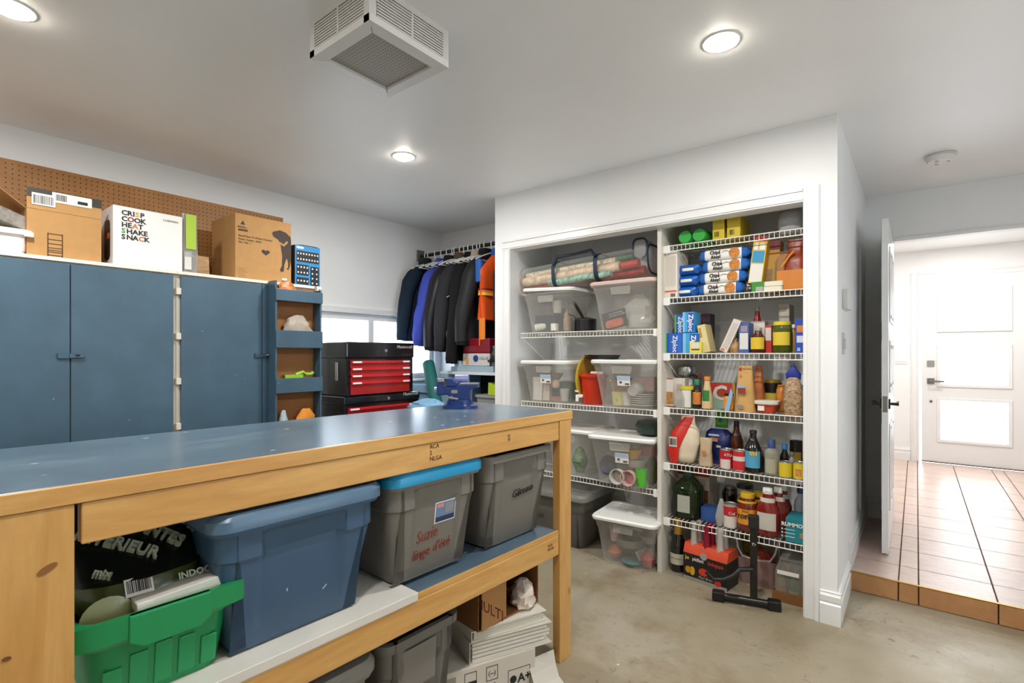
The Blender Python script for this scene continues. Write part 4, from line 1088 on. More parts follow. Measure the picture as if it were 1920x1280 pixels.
# open carton with a red MULTI print
cb = thing('moving_box', 'open brown cardboard box with red print, lying on the binders', 'box', (-1.29, 1.62, PH + .130), PI/2 - .12)
k = .005
MB().box(-.17, 0, 0, .17, .30, k).box(-.17, .295, k, .17, .30, .185).box(-.17, 0, k, -.165, .295, .185).box(.165, 0, k, .17, .295, .185).box(-.165, 0, .180, .165, .295, .185).build('carton', CARDD, cb)
o = B(-.075, -.005, 0, .075, 0, .175).build('flap', CARD, cb); o.location = (-.09, -.0, .005); o.rotation_euler = (0, 0, math.radians(8))
text('MULTI', .055, M('#7a2a20', .7), cb, (-.165, .02, .09), rz=-PI/2, ry=.0)
crumple('food_wrapper', 'white and orange printed wrapper stuffed in the cardboard box', 'wrapper', (-1.30, 1.72, PH + .136), .10, .10, .11, M('#cfc2b4', .4, noise=.4, scale=16), .2)
o = MB().loft([[(0, -.06, .11), (.02, -.05, .06), (.05, -.05, .02), (.09, -.055, .002), (.09, -.055, .0), (.048, -.05, .017), (.018, -.05, .058), (-.002, -.06, .108)], [(0, .07, .12), (.015, .07, .07), (.04, .07, .03), (.10, .08, .002), (.10, .08, 0), (.038, .07, .028), (.013, .07, .068), (-.002, .07, .118)]]).build('paper_sheet', M('#c9c4b8', .7)); tag(o, 'loose bent white paper sheet beside the far bench leg', 'paper'); o.location = (-1.215, 1.72, 0); o.rotation_euler = (0, 0, -.4)
# ------------------------------------------------------------------ closet: divider and wire shelves
DVX0, DVX1 = -1.262, -1.236
tag(B(DVX0, 3.054, 0, DVX1, YB, OZ + .12).build('divider_panel', M('#d8d2c6', .5), bevel=.001), 'tall pale upright panel dividing the closet in two', 'panel')
YFR = 3.09
def wire_shelf(label, x0, x1, z, yb=3.565, clips=(0, 1)):
    t = thing('wire_shelf', label, 'shelf', ((x0 + x1)/2, YFR, z), group='white wire closet shelves')
    h = (x1 - x0)/2
    for zz, rad in ((-.002, .0032), (-.036, .0035)): MB().tube([(-h, 0, zz), (h, 0, zz)], rad, 6).build('front_rail', WIRE, t, smooth=True)
    for yy in (.23, yb - YFR): MB().tube([(-h, yy, -.005), (h, yy, -.005)], .0030, 6).build('cross_rail', WIRE, t, smooth=True)
    mb = MB(); n = int(2*h/.0254)
    for k in range(n + 1):
        x = -h + .006 + k*(2*h - .012)/n
        mb.box(x - .0012, 0, -.0022, x + .0012, yb - YFR, .0002).box(x - .0012, -.0012, -.036, x + .0012, .0012, 0)
    g = mb.build('wire_grid', WIRE, t); g['kind'] = 'stuff'
    for s in clips:
        xx = -h if s == 0 else h
        B(xx - .004 if s == 0 else xx - .036, -.006, -.046, xx + .036 if s == 0 else xx + .004, .012, .002).build('end_clip', WHITE, t, bevel=.003)
    for s in (0, 1):
        xx = -h + .01 if s == 0 else h - .01
        MB().tube([(xx, .01, -.04), (xx, yb - YFR - .005, -.30)], .004, 6).build('support_brace', WIRE, t)
    return t
LX0, LX1 = -2.352, DVX0 - .004
RX0, RX1 = DVX1 + .004, -.424
SA, SB_, SCz = 1.510, .998, .498
S1, S2, S3, S4, S5, S6 = 2.021, 1.699, 1.356, 1.020, .677, .335
wire_shelf('white wire shelf on the left carrying the gift wrap and two clear bins', LX0, LX1, SA, clips=(1,))
wire_shelf('white wire shelf on the left carrying the red drink dispenser', LX0, LX1, SB_, clips=(1,))
wire_shelf('lowest white wire shelf in the left half of the closet', LX0, LX1, SCz, clips=(1,))
for z, s in ((S1, 'topmost white wire shelf in the right half, under the yellow boxes'), (S2, 'white wire shelf carrying the cookie packs'), (S3, 'white wire shelf carrying the freezer bag boxes and pickles'),
             (S4, 'white wire shelf carrying the salad dressing and nuts'), (S5, 'white wire shelf carrying the flour bag and cans'), (S6, 'lowest white wire shelf in the right half, carrying the green jug')):
    wire_shelf(s, RX0, RX1, z, clips=(0,))

E_ = .002
def cl(px0, px1, pyt, Y, zb):
    a, b = at(px0, pyt, y=Y), at(px1, pyt, y=Y)
    return (a.x + b.x)/2, b.x - a.x, at((px0 + px1)/2, pyt, y=Y).z - zb
def ydep(px, py, z): return at(px, py, z=z).y
def prints(t, w, h, ps, y=0.0):
    for i, p in enumerate(ps):
        u0, v0, u1, v1, c = p[:5]
        mt = c if not isinstance(c, str) else M(c, .5)
        panel(-w/2 + u0*w, v0*h, -w/2 + u1*w, v1*h, y - i*.0003, .0004).build(p[5] if len(p) > 5 else 'print', mt, t)
def cbox(name, label, cat, px0, px1, pyt, Y, zb, depth, color, ps=(), ts=(), rz=0.0, ry=0.0, group=None, rough=.5, side=None, h=None):
    cx, w, hh = cl(px0, px1, pyt, Y, zb); h = h or hh
    lift = abs(math.sin(ry))*w/2
    t = thing(name, label, cat, (cx, Y, zb + E_ + lift), rz, group, ry=ry)
    B(-w/2, 0, 0, w/2, depth, h - E_).build('carton', M(color, rough) if isinstance(color, str) else color, t, bevel=.0012)
    prints(t, w, h - E_, ps)
    for (s, u, v, size, c, *kw) in ts:
        text(s, size, M(c, .6), t, (-w/2 + u*w, -.0018, v*h), **(kw[0] if kw else {}))
    return t
PROF = dict(
 sauce=[(.9, 0), (1, .015), (1, .52), (.92, .60), (.55, .74), (.40, .82), (.36, .90), (.36, .93)],
 syrup=[(.9, 0), (1, .02), (1, .40), (.85, .50), (.5, .64), (.42, .72), (.42, .80)],
 dress=[(.85, 0), (1, .02), (1, .20), (.9, .42), (.72, .60), (.55, .78), (.5, .88)],
 jar=[(.86, 0), (1, .05), (1, .74), (.93, .83), (.80, .88), (.80, .93)],
 can=[(.97, 0), (1, .008), (1, .03), (.97, .04), (.97, .955), (1, .965), (1, .985), (.97, 1), (.92, .975), (0, .975)],
 wide=[(.70, 0), (.80, .05), (.95, .55), (1, .80), (1, .9)],
 jug=[(.86, 0), (1, .05), (1, .58), (.93, .66), (.5, .80), (.34, .84), (.34, .90)],
 champ=[(.93, 0), (1, .015), (1, .42), (.88, .54), (.50, .68), (.37, .76), (.34, .97)],
 ketch=[(.82, 0), (.95, .03), (1, .30), (.95, .55), (.62, .70), (.42, .78), (.40, .88)],
 salsa=[(.85, 0), (1, .06), (1, .66), (.92, .76), (.76, .82), (.76, .88)],
 rum=[(.92, 0), (1, .02), (1, .58), (.88, .68), (.46, .76), (.40, .80), (.40, .86)],
 small=[(.9, 0), (1, .03), (1, .66), (.7, .76), (.5, .80), (.5, .88)])
def cbot(name, label, cat, px0, px1, pyt, Y, zb, prof, body, cap=None, lab=None, lab2=None, group=None, sq=None, h=None, flat=1.0, inner=None, texts=()):
    """turned container: cap=(z0, z1, r, material), lab=(z0, z1, material, half angle)"""
    cx, w, hh = cl(px0, px1, pyt, Y, zb); h = (h or hh) - E_; r = w/2
    t = thing(name, label, cat, (cx, Y + r*flat, zb + E_), 0, group)
    p = [(a*r, b*h) for a, b in PROF[prof]]
    S = Matrix.Diagonal((1, flat, 1, 1))
    MB().lathe(p, 24, sq=sq, mat=S).build('body', body, t, smooth=True, ang=50)
    if inner: MB().lathe([(a*r*.92, b*h*.97 + .003) for a, b in PROF[prof] if b <= inner[1]] + [(.3*r, inner[1]*h)], 20, sq=sq, mat=S).build('contents', inner[0], t, smooth=True)
    if cap:
        c = MB().lathe([(cap[2]*r, cap[0]*h), (cap[2]*r, cap[1]*h - .002), (cap[2]*r*.92, cap[1]*h), (0, cap[1]*h)], 20, mat=S).build('cap', cap[3], t, smooth=True, ang=40)
    for L in (lab, lab2):
        if L:
            o = MB().shell(r*1.012 if len(L) < 5 else r*L[4], L[0]*h, L[1]*h, -90 - L[3], -90 + L[3], n=14, sq=sq)
            if flat != 1: o.v = [(x, y*flat, z) for x, y, z in o.v]
            o.build('label', L[2], t, smooth=True)
    for (s, u, v, size, c, *kw) in texts:
        text(s, size, M(c, .6), t, (u*r, -r*flat*1.03 - .001, v*h), **(kw[0] if kw else {}))
    return t
def cbag(name, label, cat, px0, px1, pyt, Y, zb, depth, prof, mat, ps=(), group=None, lean=0.0, jit=.03, e=2.4, top=True, rz=0.0, h=None, n=26):
    """soft bag lofted from a profile of (width, depth, height) fractions"""
    cx, w, hh = cl(px0, px1, pyt, Y, zb); h = h or hh
    t = thing(name, label, cat, (cx, Y + depth/2, zb + E_), rz, group)
    m_ = max(len(prof)*3, 8); rings = []
    for i in range(m_ + 1):
        u = i/m_
        for (u0, a0, b0), (u1, a1, b1) in zip(prof, prof[1:]):
            if u0 <= u <= u1 + 1e-6:
                k = (u - u0)/(u1 - u0); a, b = a0 + (a1 - a0)*k, b0 + (b1 - b0)*k; break
        rings.append(se(w*a, depth*b, h*u, n, e, lean*w*u, 0, jit if 0 < i < m_ else 0))
    MB().loft(rings).build('bag', mat, t, smooth=True, ang=75)
    for (u0, v0, u1, v1, c, *rest) in ps:
        y = -depth/2*1.02 - .004
        o = panel(-w/2 + u0*w + lean*w*(v0 + v1)/2, v0*h, -w/2 + u1*w + lean*w*(v0 + v1)/2, v1*h, 0, .001).build(rest[0] if rest else 'print', M(c, .5) if isinstance(c, str) else c, t)
        o.location = (0, y, 0)
    return t
PILLOW = [(0, .75, .5), (.12, .95, .9), (.5, 1, 1), (.8, .9, .75), (1, .6, .15)]

# ------------------------------------------------------------------ left half: bins
CLR = clear('#e9e7e2', .16, .14); LIDW = M('#ecebe6', .35); LIDP = M('#d9c0b6', .4)
def bin_(label, px0, px1, Y, z, rz=0.0, W=.415, D=.33, H=.285, lid=LIDW, sticker=True, rx=0.0, shift=0.0, lidx=0.0):
    c = (at(px0, 700, y=Y).x + at(px1, 700, y=Y).x)/2
    t = thing('clear_bin', label, 'bin', (c, Y, z + E_), rz, 'clear storage bins in the closet')
    ti = .045
    prof = [(ti, 0), (.012, H*.80), (.008, H*.82), (0, H*.95), (-.010, H*.955), (-.010, H)]
    MB().loft([rr(W - 2*i, D - 2*i, .035, 4, 0, D/2, zz) for i, zz in prof], True, False).build('body', CLR, t, smooth=True, ang=50)
    g = .016
    o = MB().loft([rr(W + 2*g, D + 2*g, .045, 5, 0, D/2, H - .004), rr(W + 2*g + .004, D + 2*g + .004, .045, 5, 0, D/2, H + .010), rr(W + 2*g - .012, D + 2*g - .012, .04, 5, 0, D/2, H + .020),
               rr(W - .03, D - .03, .035, 5, 0, D/2, H + .020), rr(W - .04, D - .04, .035, 5, 0, D/2, H + .014)]).build('lid', lid, t, smooth=True, ang=35)
    if lidx: o.rotation_euler = (0, lidx, 0); o.location = (0, 0, .015)
    MB().prism([(-W*.17, H*.93), (-W*.15, H*.76), (W*.15, H*.76), (W*.17, H*.93)], -.004, .006).build('handle', CLR, t, bevel=.003)
    if sticker:
        s = panel(-.035, H*.50, .055, H*.72, 0, .001).build('sticker', M('#e9e6e0', .5), t); s.location = (0, .0405, 0); s.rotation_euler = (math.atan(.033/(H*.8)), 0, 0)
        o = panel(-.032, H*.62, .052, H*.71, 0, .0006).build('sticker_band', M('#a9bfd9', .5), s); o.location = (0, -.0012, 0)
        o = MB().box(.018, -.001, H*.52, .048, 0, H*.56).box(-.02, -.001, H*.55, -.003, 0, H*.60).build('sticker_print', M('#6b5a50', .6), s); o.location = (0, -.0012, 0)
    return t, c
def inside(name, label, cat, c, Y, z, mb, mat, dx, dy, dz, rz=0, rx=0, ry=0, smooth=False):
    o = mb.build(name, mat, None, smooth=smooth, bevel=0 if smooth else .002)
    o.location = (c + dx, Y + dy, z + dz); o.rotation_euler = (rx, ry, rz)
    return tag(o, label, cat)
YB1 = 3.04
# shelf A left: bin with kitchen things
t, c = bin_('clear bin with a half-off lid at the left end of the upper shelf', 962, 1090, YB1 + .02, SA, sticker=False, lidx=math.radians(2.5), W=.42)
Y = YB1 + .02
inside('casserole', 'dark navy enamel casserole inside the upper left clear bin', 'pot', c, Y, SA, B(-.10, -.0, 0, .08, .14, .12), M('#26354a', .35), -.05, .08, .012)
inside('measuring_cup', 'clear measuring cup inside the upper left clear bin', 'cup', c, Y, SA, MB().lathe([(.03, 0), (.035, .09)], 16), M('#b9b4a8', .3), .05, .08, .14, smooth=True)
inside('paper_roll', 'white paper roll end inside the upper left clear bin', 'roll', c, Y, SA, MB().tube([(0, 0, .03), (.08, .03, .04)], .026, 14), M('#e8e4da', .6), -.14, .07, .01, smooth=True)
inside('lidded_jar', 'white round jar inside the upper left clear bin', 'jar', c, Y, SA, MB().lathe([(.028, 0), (.03, .05), (0, .055)], 16), M('#ded9cf', .5), .04, .06, .012, smooth=True)
def fill(where, c, Y, z, items):
    """further things packed in a bin: (kind, colour, dx, dy, dz, size)"""
    for kind, word, col, dx, dy, dz, q in items:
        if kind == 'cup': mb = MB().lathe([(.026*q, 0), (.036*q, .09*q), (.033*q, .088*q), (.022*q, .005)], 16)
        elif kind == 'bowl': mb = MB().lathe([(.03*q, 0), (.065*q, .05*q), (.06*q, .05*q), (.02*q, .006)], 18)
        elif kind == 'bottle': mb = MB().lathe([(.028*q, 0), (.03*q, .10*q), (.012*q, .14*q), (.012*q, .17*q)], 14)
        else: mb = B(-.06*q, 0, 0, .06*q, .07*q, .08*q)
        inside(f'{kind}', f'{word} {kind} packed inside the {where}', kind, c, Y, z, mb, M(col, .45, noise=.08), dx, dy, dz, rz=dx*4, smooth=kind != 'box')
fill('upper left clear bin', c, Y, SA, [('box', 'slate blue', '#3a4a63', -.12, .16, .013, 1.3), ('bowl', 'grey', '#8a877f', .0, .17, .13, 1.0), ('box', 'brown', '#6a5644', .10, .20, .013, 1.2), ('bottle', 'tan', '#a08a6c', .12, .10, .013, .9)])
# pots between
pc_ = at(1095, 600, y=3.10)
t = thing('saucepan', 'black saucepan with steel handles between the upper clear bins', 'pan', (at(1092, 600, y=3.2).x, 3.24, SA + E_))
MB().lathe([(.07, 0), (.08, .005), (.08, .085), (.074, .085), (.07, .008), (0, .008)], 24).build('pan_body', M('#17171a', .3), t, smooth=True)
MB().lathe([(.083, .085), (.083, .090), (.03, .105), (0, .108)], 24).build('pan_lid', M('#55524e', .3, .8), t, smooth=True)
MB().tube([(-.03, -.06, .10), (-.07, -.09, .17), (-.10, -.11, .21)], .010, 8).build('handle', M('#a8a29a', .3, .9), t, smooth=True)
MB().tube([(.01, -.05, .10), (-.025, -.08, .18), (-.05, -.09, .22)], .011, 8).build('handle', BLACK, t, smooth=True)
MB().tube([(-.06, -.02, .11), (-.13, -.06, .135)], .009, 8).build('handle', BLACK, t, smooth=True)
tag(MB().lathe([(.045, 0), (.05, .005), (.05, .11), (.045, .11), (.043, .01), (0, .01)], 20, (at(1062, 600, y=3.25).x, 3.27, SA + E_)).build('steel_cup', M('#b5a999', .3, .9), smooth=True), 'brushed steel cup beside the black saucepan', 'cup')
# shelf A right bin
t, c = bin_('clear bin with a pinkish lid and food packs, upper shelf by the divider', 1101, 1231, YB1, SA, lid=LIDP, sticker=False, W=.43, H=.30)
Y = YB1
fb = inside('frozen_food_pack', 'black food pack with an orange picture inside the upper right clear bin', 'pack', c, Y, SA, B(-.085, 0, 0, .085, .02, .115), M('#2c2725', .45), -.06, .052, .014, ry=math.radians(-12))
o = MB().loft([rr(.13, .05, .02, z=0), rr(.13, .05, .02, z=.001)]).build('picture', M('#c8643a', .5, noise=.4, scale=40), fb); o.matrix_local = Matrix.Translation((0, -.0005, .035)) @ Matrix.Rotation(PI/2, 4, 'X')
text('PLAT DE PIEUVRE', .013, M('#d8d4cc', .6), fb, (-.03, -.001, .095)); text('OCTOPUS PLATTER', .013, M('#d8d4cc', .6), fb, (-.03, -.001, .078))
crumple('clear_film', 'bunched clear plastic film inside the upper right clear bin', 'film', (c + .06, Y + .17, SA + .02), .22, .18, .22, clear('#e8e6e0', .5, .1), 0)
# gift wrap bag
gy = 3.13; gz = SA + .335
gl_, gr_ = at(962, 520, y=gy).x, at(1230, 500, y=gy).x
t = thing('gift_wrap_bag', 'long clear bag of gift wrap rolls with navy blue handles and trim', 'bag', ((gl_ + gr_)/2 - .03, gy + .12, gz), 0, ry=-math.radians(3))
L = (gr_ - gl_)/2 - .02
MB().loft([[(x, y*1.0, z + .10) for (y, z, _) in rr(.24, .19, .07, 5)] for x in (-L, -L*.5, L*.5, L)]).build('clear_sleeve', clear('#f4f4f2', .07, .06), t, smooth=True)
NAVY = M('#16283d', .6)
for xx in (-L, L): MB().tube([(xx, y, z + .10) for (y, z, _) in rr(.24, .19, .07, 5)] + [(xx, rr(.24, .19, .07, 5)[0][0], rr(.24, .19, .07, 5)[0][1] + .10)], .007, 6).build('trim_piping', NAVY, t, smooth=True)
for xx in (-L*.30, L*.32):
    rg = rr(.25, .20, .07, 5); rg2 = [p for p in rg if p[0] < .09]
    MB().loft([[(xx + s*.016, y, z + .10) for (y, z, _) in rg] for s in (-1, 1)], False, False).build('strap', NAVY, t, smooth=True)
MB().tube([(-L*.30, -.115, .17), (-L*.26, -.10, .225), (0, -.08, .225), (L*.25, -.10, .225), (L*.32, -.115, .17)], [.012, .012, .009, .012, .012], 8).build('handle', NAVY, t, smooth=True)
def roll(label, y0, z0, r, x0, x1, col, sp, spc):
    o = MB().tube([(x0, 0, 0), (x1, 0, 0)], r, 16).build('wrap_roll', M(col, .45, noise=sp, scale=spc), t, smooth=True); o.location = (0, y0, z0)
    o['label'] = label; return o
roll('green patterned roll', .02, .155, .030, -L*.8, L*.80, '#3f7350', .6, 40)
roll('cream roll with red print', -.075, .085, .034, -L*.92, L*.62, '#d8bfa0', .35, 22)
roll('beige printed roll', -.055, .130, .026, -L*.8, L*.55, '#cfbda4', .5, 45)
roll('red roll', -.03, .040, .030, -L*.9, L*.9, '#a8382c', .4, 25)
roll('teal and red roll', -.09, .045, .026, -L*.4, L*.5, '#8fae9c', .6, 30)
roll('bright red roll end', -.08, .082, .028, L*.64, L*.86, '#c23a28', .2, 20)
roll('white roll', .05, .09, .034, -L*.9, L*.9, '#d6d2c8', .2, 30)
tag(MB().loft([[(at(1205, 480, y=3.2).x + x*.6, 3.16 + .10*k, gz + .20 + z*.7) for (x, z, _) in rr(.16, .18, .05, 5)] for k in (0, 1)]).build('ribbon_pouch', clear('#c9cdd0', .35, .1), smooth=True), 'clear pouch with navy piping standing at the end of the gift wrap', 'pouch')
pch = bpy.data.objects['ribbon_pouch']
MB().tube([(at(1205, 480, y=3.2).x + x*.6, 3.155, gz + .20 + z*.7) for (x, z, _) in rr(.16, .18, .05, 5)], .007, 6).build('piping', NAVY, pch, smooth=True)

# shelf B
t, c = bin_('clear bin with papers and a green plant tray, left end of the middle shelf', 962, 1080, YB1 + .01, SB_, W=.40)
Y = YB1 + .01
inside('folded_carton', 'cream folded carton inside the middle left clear bin', 'carton', c, Y, SB_, B(-.07, 0, 0, .07, .05, .17), M('#d8cfc2', .6), -.06, .06, .012, rz=.1)
inside('leaflet', 'white leaflet with text lines inside the middle left clear bin', 'leaflet', c, Y, SB_, B(-.035, 0, 0, .035, .004, .14), M('#e6e2da', .6), -.085, .05, .012, ry=.08)
inside('toy_ball', 'small white and pink ball inside the middle left clear bin', 'ball', c, Y, SB_, MB().lathe([(.004, 0), (.026, .012), (.034, .034), (.026, .056), (.004, .068)], 16), M('#d9b7a8', .5), .06, .07, .10, smooth=True)
inside('pink_tray', 'pale red shallow tray inside the middle left clear bin', 'tray', c, Y, SB_, MB().lathe([(.06, 0), (.075, .03)], 18), M('#c98e86', .5), .05, .13, .012, smooth=True)
inside('plant_pot', 'lime green pot inside the middle left clear bin', 'pot', c, Y, SB_, MB().lathe([(.03, 0), (.04, .10)], 16), M('#9cc46a', .5), -.12, .15, .012, smooth=True)
fill('middle left clear bin', c, Y, SB_, [('box', 'teal grey', '#7a9a94', .03, .20, .013, 1.6), ('bowl', 'white', '#cfcac0', -.02, .19, .16, 1.0), ('box', 'beige', '#bfa98e', -.13, .22, .013, 1.0), ('cup', 'clear', '#c4c6c0', .12, .10, .013, 1.0)])
# yellow disc leaning
yd = at(1072, 720, y=3.14)
o = MB().lathe([(.004, 0), (.13, .004), (.165, .012), (.175, .03), (.168, .034), (.12, .022), (.004, .018)], 32).build('yellow_platter', M('#c5a42c', .45), smooth=True)
tag(o, 'large mustard yellow round platter standing on edge beside the red dispenser', 'platter'); o.location = (yd.x + .045, 3.27, SB_ + .177); o.rotation_euler = (0, PI/2, -.05)
# dispenser
dc = at(1100, 730, y=3.13)
t = thing('drink_dispenser', 'orange red drink dispenser with a white tap', 'dispenser', (dc.x + .01, 3.21, SB_ + E_))
hd_ = at(1090, 700, y=3.13).z - SB_
MB().lathe([(.078, 0), (.082, .006), (.092, hd_*.82), (.098, hd_*.84), (.098, hd_*.90)], 28).build('jug', M('#c8331a', .35), t, smooth=True)
MB().lathe([(.104, hd_*.89), (.104, hd_*.95), (.085, hd_*.98), (0, hd_)], 28).build('jug_lid', M('#d63a1e', .35), t, smooth=True)
B(-.01, -.03, hd_*.98, .09, .03, hd_ + .012).build('pour_tab', WHITE, t, bevel=.004)
o = MB().tube([(0, -.085, .055), (0, -.125, .055)], .013, 10).tube([(0, -.122, .065), (0, -.122, .02)], .012, 10).box(-.030, -.130, .085, .012, -.118, .097).build('tap', WHITE, t, smooth=True, ang=40)
o.rotation_euler = (0, 0, -.7)
# middle right bin
t, c = bin_('clear bin of white dishes and a yellow cup, middle shelf by the divider', 1104, 1231, YB1 - .005, SB_, W=.43, H=.295)
Y = YB1
for k in range(6): inside('plate', 'white plate inside the middle right bin, ' + ('lowest of the stack', 'second from below', 'third from below', 'fourth from below', 'fifth from below', 'topmost of the stack')[k], 'plate', c, Y, SB_, MB().lathe([(.05, 0), (.095, .012), (.095, .016), (.05, .005), (0, .005)], 24), M('#d9d6cc', .45), .085, .15, .012 + k*.0135, smooth=True)['group'] = 'plates in the clear bin'
inside('plastic_cup', 'white plastic cup lying on its side inside the middle right bin', 'cup', c, Y, SB_, MB().lathe([(.034, 0), (.046, .09), (.042, .088), (.03, .004)], 20), M('#d5d3cc', .4), .055, .045, .115, rx=-PI/2 + .2, smooth=True)
inside('yellow_cup', 'pale yellow cup inside the middle right bin', 'cup', c, Y, SB_, MB().lathe([(.038, 0), (.048, .09), (.045, .088), (.034, .004)], 20), M('#d8d48c', .4), -.07, .10, .012, smooth=True)
inside('drink_stirrer', 'orange drink stirrer inside the middle right bin', 'stirrer', c, Y, SB_, MB().tube([(0, 0, 0), (-.045, 0, .13)], .004, 6).lathe([(.004, .0), (.014, .012), (.004, .026)], 12, (-.047, 0, .12)), M('#dd9a3c', .5), -.06, .06, .04, smooth=True)
inside('food_container', 'white and pink food container inside the middle right bin', 'container', c, Y, SB_, B(-.06, 0, 0, .06, .10, .09), M('#d6aaa4', .5), .10, .14, .11, rz=.25)
inside('purple_bowl', 'purple bowl inside the middle right bin', 'bowl', c, Y, SB_, MB().lathe([(.03, 0), (.06, .05), (.055, .05), (.028, .005)], 18), M('#7a68a8', .5), .0, .20, .10, smooth=True)
fill('middle right clear bin', c, Y, SB_, [('box', 'orange', '#c98e5a', -.10, .22, .013, 1.3), ('bowl', 'teal', '#6f9a94', -.08, .20, .14, 1.0), ('cup', 'white', '#d6d2c8', -.01, .10, .013, 1.0)])
tag(MB().lathe([(.11, 0), (.13, .03), (.12, .03), (.1, .006)], 24, (at(1128, 668, y=3.25).x, 3.26, SB_ + .295 + .023)).build('frying_pan', M('#231f1d', .4), smooth=True), 'dark frying pan on the lid of the middle right bin', 'pan')
# shelf C
t, c = bin_('clear bin with white lid seen behind the bench leg, lower shelf', 1010, 1120, YB1 + .06, SCz, W=.40, H=.30, sticker=False)
Y = YB1 + .06
inside('green_decoration', 'green and red decoration inside the bin behind the bench leg', 'decoration', c, Y, SCz, MB().lathe([(.03, 0), (.06, .08), (.03, .16), (.005, .18)], 14), M('#6f8a63', .6, noise=.6, scale=30), .06, .08, .012, smooth=True)
t, c = bin_('clear bin of colourful cups and bowls, lower shelf by the divider', 1098, 1231, YB1 - .03, SCz, rz=.10, W=.42, H=.30)
Y = YB1 - .03
inside('blue_bowl', 'dark blue bowl standing in the lower clear bin', 'bowl', c, Y, SCz, MB().lathe([(.03, 0), (.065, .045), (.06, .045), (.02, .006)], 20), M('#232a4a', .4), -.10, .08, .11, rx=PI/2 - .3, smooth=True)
inside('white_cup', 'translucent white cup end in the lower clear bin', 'cup', c, Y, SCz, MB().lathe([(.045, 0), (.05, .05), (.046, .05), (.04, .004)], 20), M('#c9c6bc', .4), -.02, .045, .062, rx=PI/2, smooth=True)
inside('pink_cup', 'pink cup end in the lower clear bin', 'cup', c, Y, SCz, MB().lathe([(.045, 0), (.05, .05), (.046, .05), (.04, .004)], 20), M('#d9a9a8', .4), .055, .05, .062, rx=PI/2, smooth=True)
inside('green_cup', 'bright green cup in the lower clear bin', 'cup', c, Y, SCz, MB().lathe([(.028, 0), (.036, .11), (.033, .108), (.025, .004)], 18), M('#57b53a', .4), .125, .055, .014, smooth=True)
inside('yellow_bowl', 'yellow bowl with a handle in the lower clear bin', 'bowl', c, Y, SCz, MB().lathe([(.04, 0), (.06, .06), (.055, .06), (.035, .005)], 20), M('#d9a83a', .4), .045, .10, .175, smooth=True)
inside('red_tub', 'pinkish red tub in the lower clear bin', 'tub', c, Y, SCz, B(-.05, 0, 0, .05, .09, .06), M('#c96a62', .45), .12, .15, .19)
inside('grey_bowl', 'grey white bowl in the lower clear bin', 'bowl', c, Y, SCz, MB().lathe([(.05, 0), (.07, .05), (.06, .05), (.04, .006)], 20), M('#c6c3b8', .4), .06, .12, .12, smooth=True)
inside('green_bottle', 'dark green bottle in the lower clear bin', 'bottle', c, Y, SCz, MB().lathe([(.028, 0), (.03, .14), (.012, .19), (.012, .22)], 16), M('#55603a', .35), .145, .18, .014, smooth=True)
fill('lower clear bin', c, Y, SCz, [('box', 'olive', '#6a6a48', -.08, .20, .013, 1.5), ('cup', 'yellow', '#d6b84a', -.02, .16, .15, 1.0), ('box', 'brown', '#8a6a50', .10, .22, .013, 1.3)])
rc = at(1212, 798, y=3.18)
t = thing('roasting_dish', 'dark green enamel roasting dish with clear rim on the lower bin lid', 'dish', (rc.x + .02, 3.24, SCz + .30 + .026))
MB().lathe([(.085, 0), (.105, .012), (.112, .055), (.108, .055), (.1, .012), (0, .01)], 30).build('dish', M('#123026', .3), t, smooth=True)
MB().lathe([(.116, .053), (.116, .060), (.108, .064), (.10, .085), (0, .09)], 30).build('dish_lid', clear('#3a4440', .55, .08), t, smooth=True)
# floor
tote('storage_tote', 'dark grey lidded tote marked in black, on the closet floor behind the bench leg', 'tote', (at(1066, 1000, y=3.06).x - .13, 3.04, 0), 0, .52, .46, .35, M('#5a5751', .4), .03, True, M('#7c7a74', .4), lidh=.03)
text('Bonsai', .055, INK, [o for o in COL.objects if o.get('label', '').startswith('dark grey lidded tote')][0], (-.20, .004, .17), shear=.2, name='handwriting', sx=.9)
t, c = bin_('clear bin with white lid on the closet floor by the divider', 1112, 1228, 2.955, 0, rz=.085, W=.40, D=.36, H=.29, sticker=False)
Y = 2.955
inside('flat_tray', 'white flat tray leaning inside the floor bin', 'tray', c, Y, 0, B(-.03, 0, 0, .03, .14, .015), M('#cfcdc4', .45), .05, .10, .06, ry=math.radians(62))
inside('orange_ball', 'orange ball inside the floor bin', 'ball', c, Y, 0, MB().lathe([(.004, 0), (.035, .02), (.045, .045), (.035, .07), (.004, .09)], 16), M('#c9784a', .5), -.10, .09, .02, smooth=True)
inside('red_toy', 'red toy inside the floor bin', 'toy', c, Y, 0, MB().lathe([(.03, 0), (.045, .05), (.01, .10)], 14), M('#b3453a', .5), .12, .10, .02, smooth=True)
inside('teal_tray', 'teal tray on the bottom of the floor bin', 'tray', c, Y, 0, MB().lathe([(.05, 0), (.07, .015)], 18), M('#5f9a98', .5), .02, .10, .014, smooth=True)
inside('silver_pan', 'grey pan inside the floor bin', 'pan', c, Y, 0, MB().lathe([(.09, 0), (.10, .05), (.095, .05), (.085, .005)], 22), M('#a3a19a', .35, .6), -.03, .18, .10, smooth=True)
fill('floor bin', c, Y, 0, [('box', 'grey', '#9a968c', -.08, .22, .013, 1.6), ('bowl', 'white', '#cdc9be', .08, .22, .12, 1.1), ('cup', 'pale pink', '#c9a49c', -.12, .13, .12, 1.0), ('box', 'white', '#c9c6bd', .10, .16, .013, .9)])
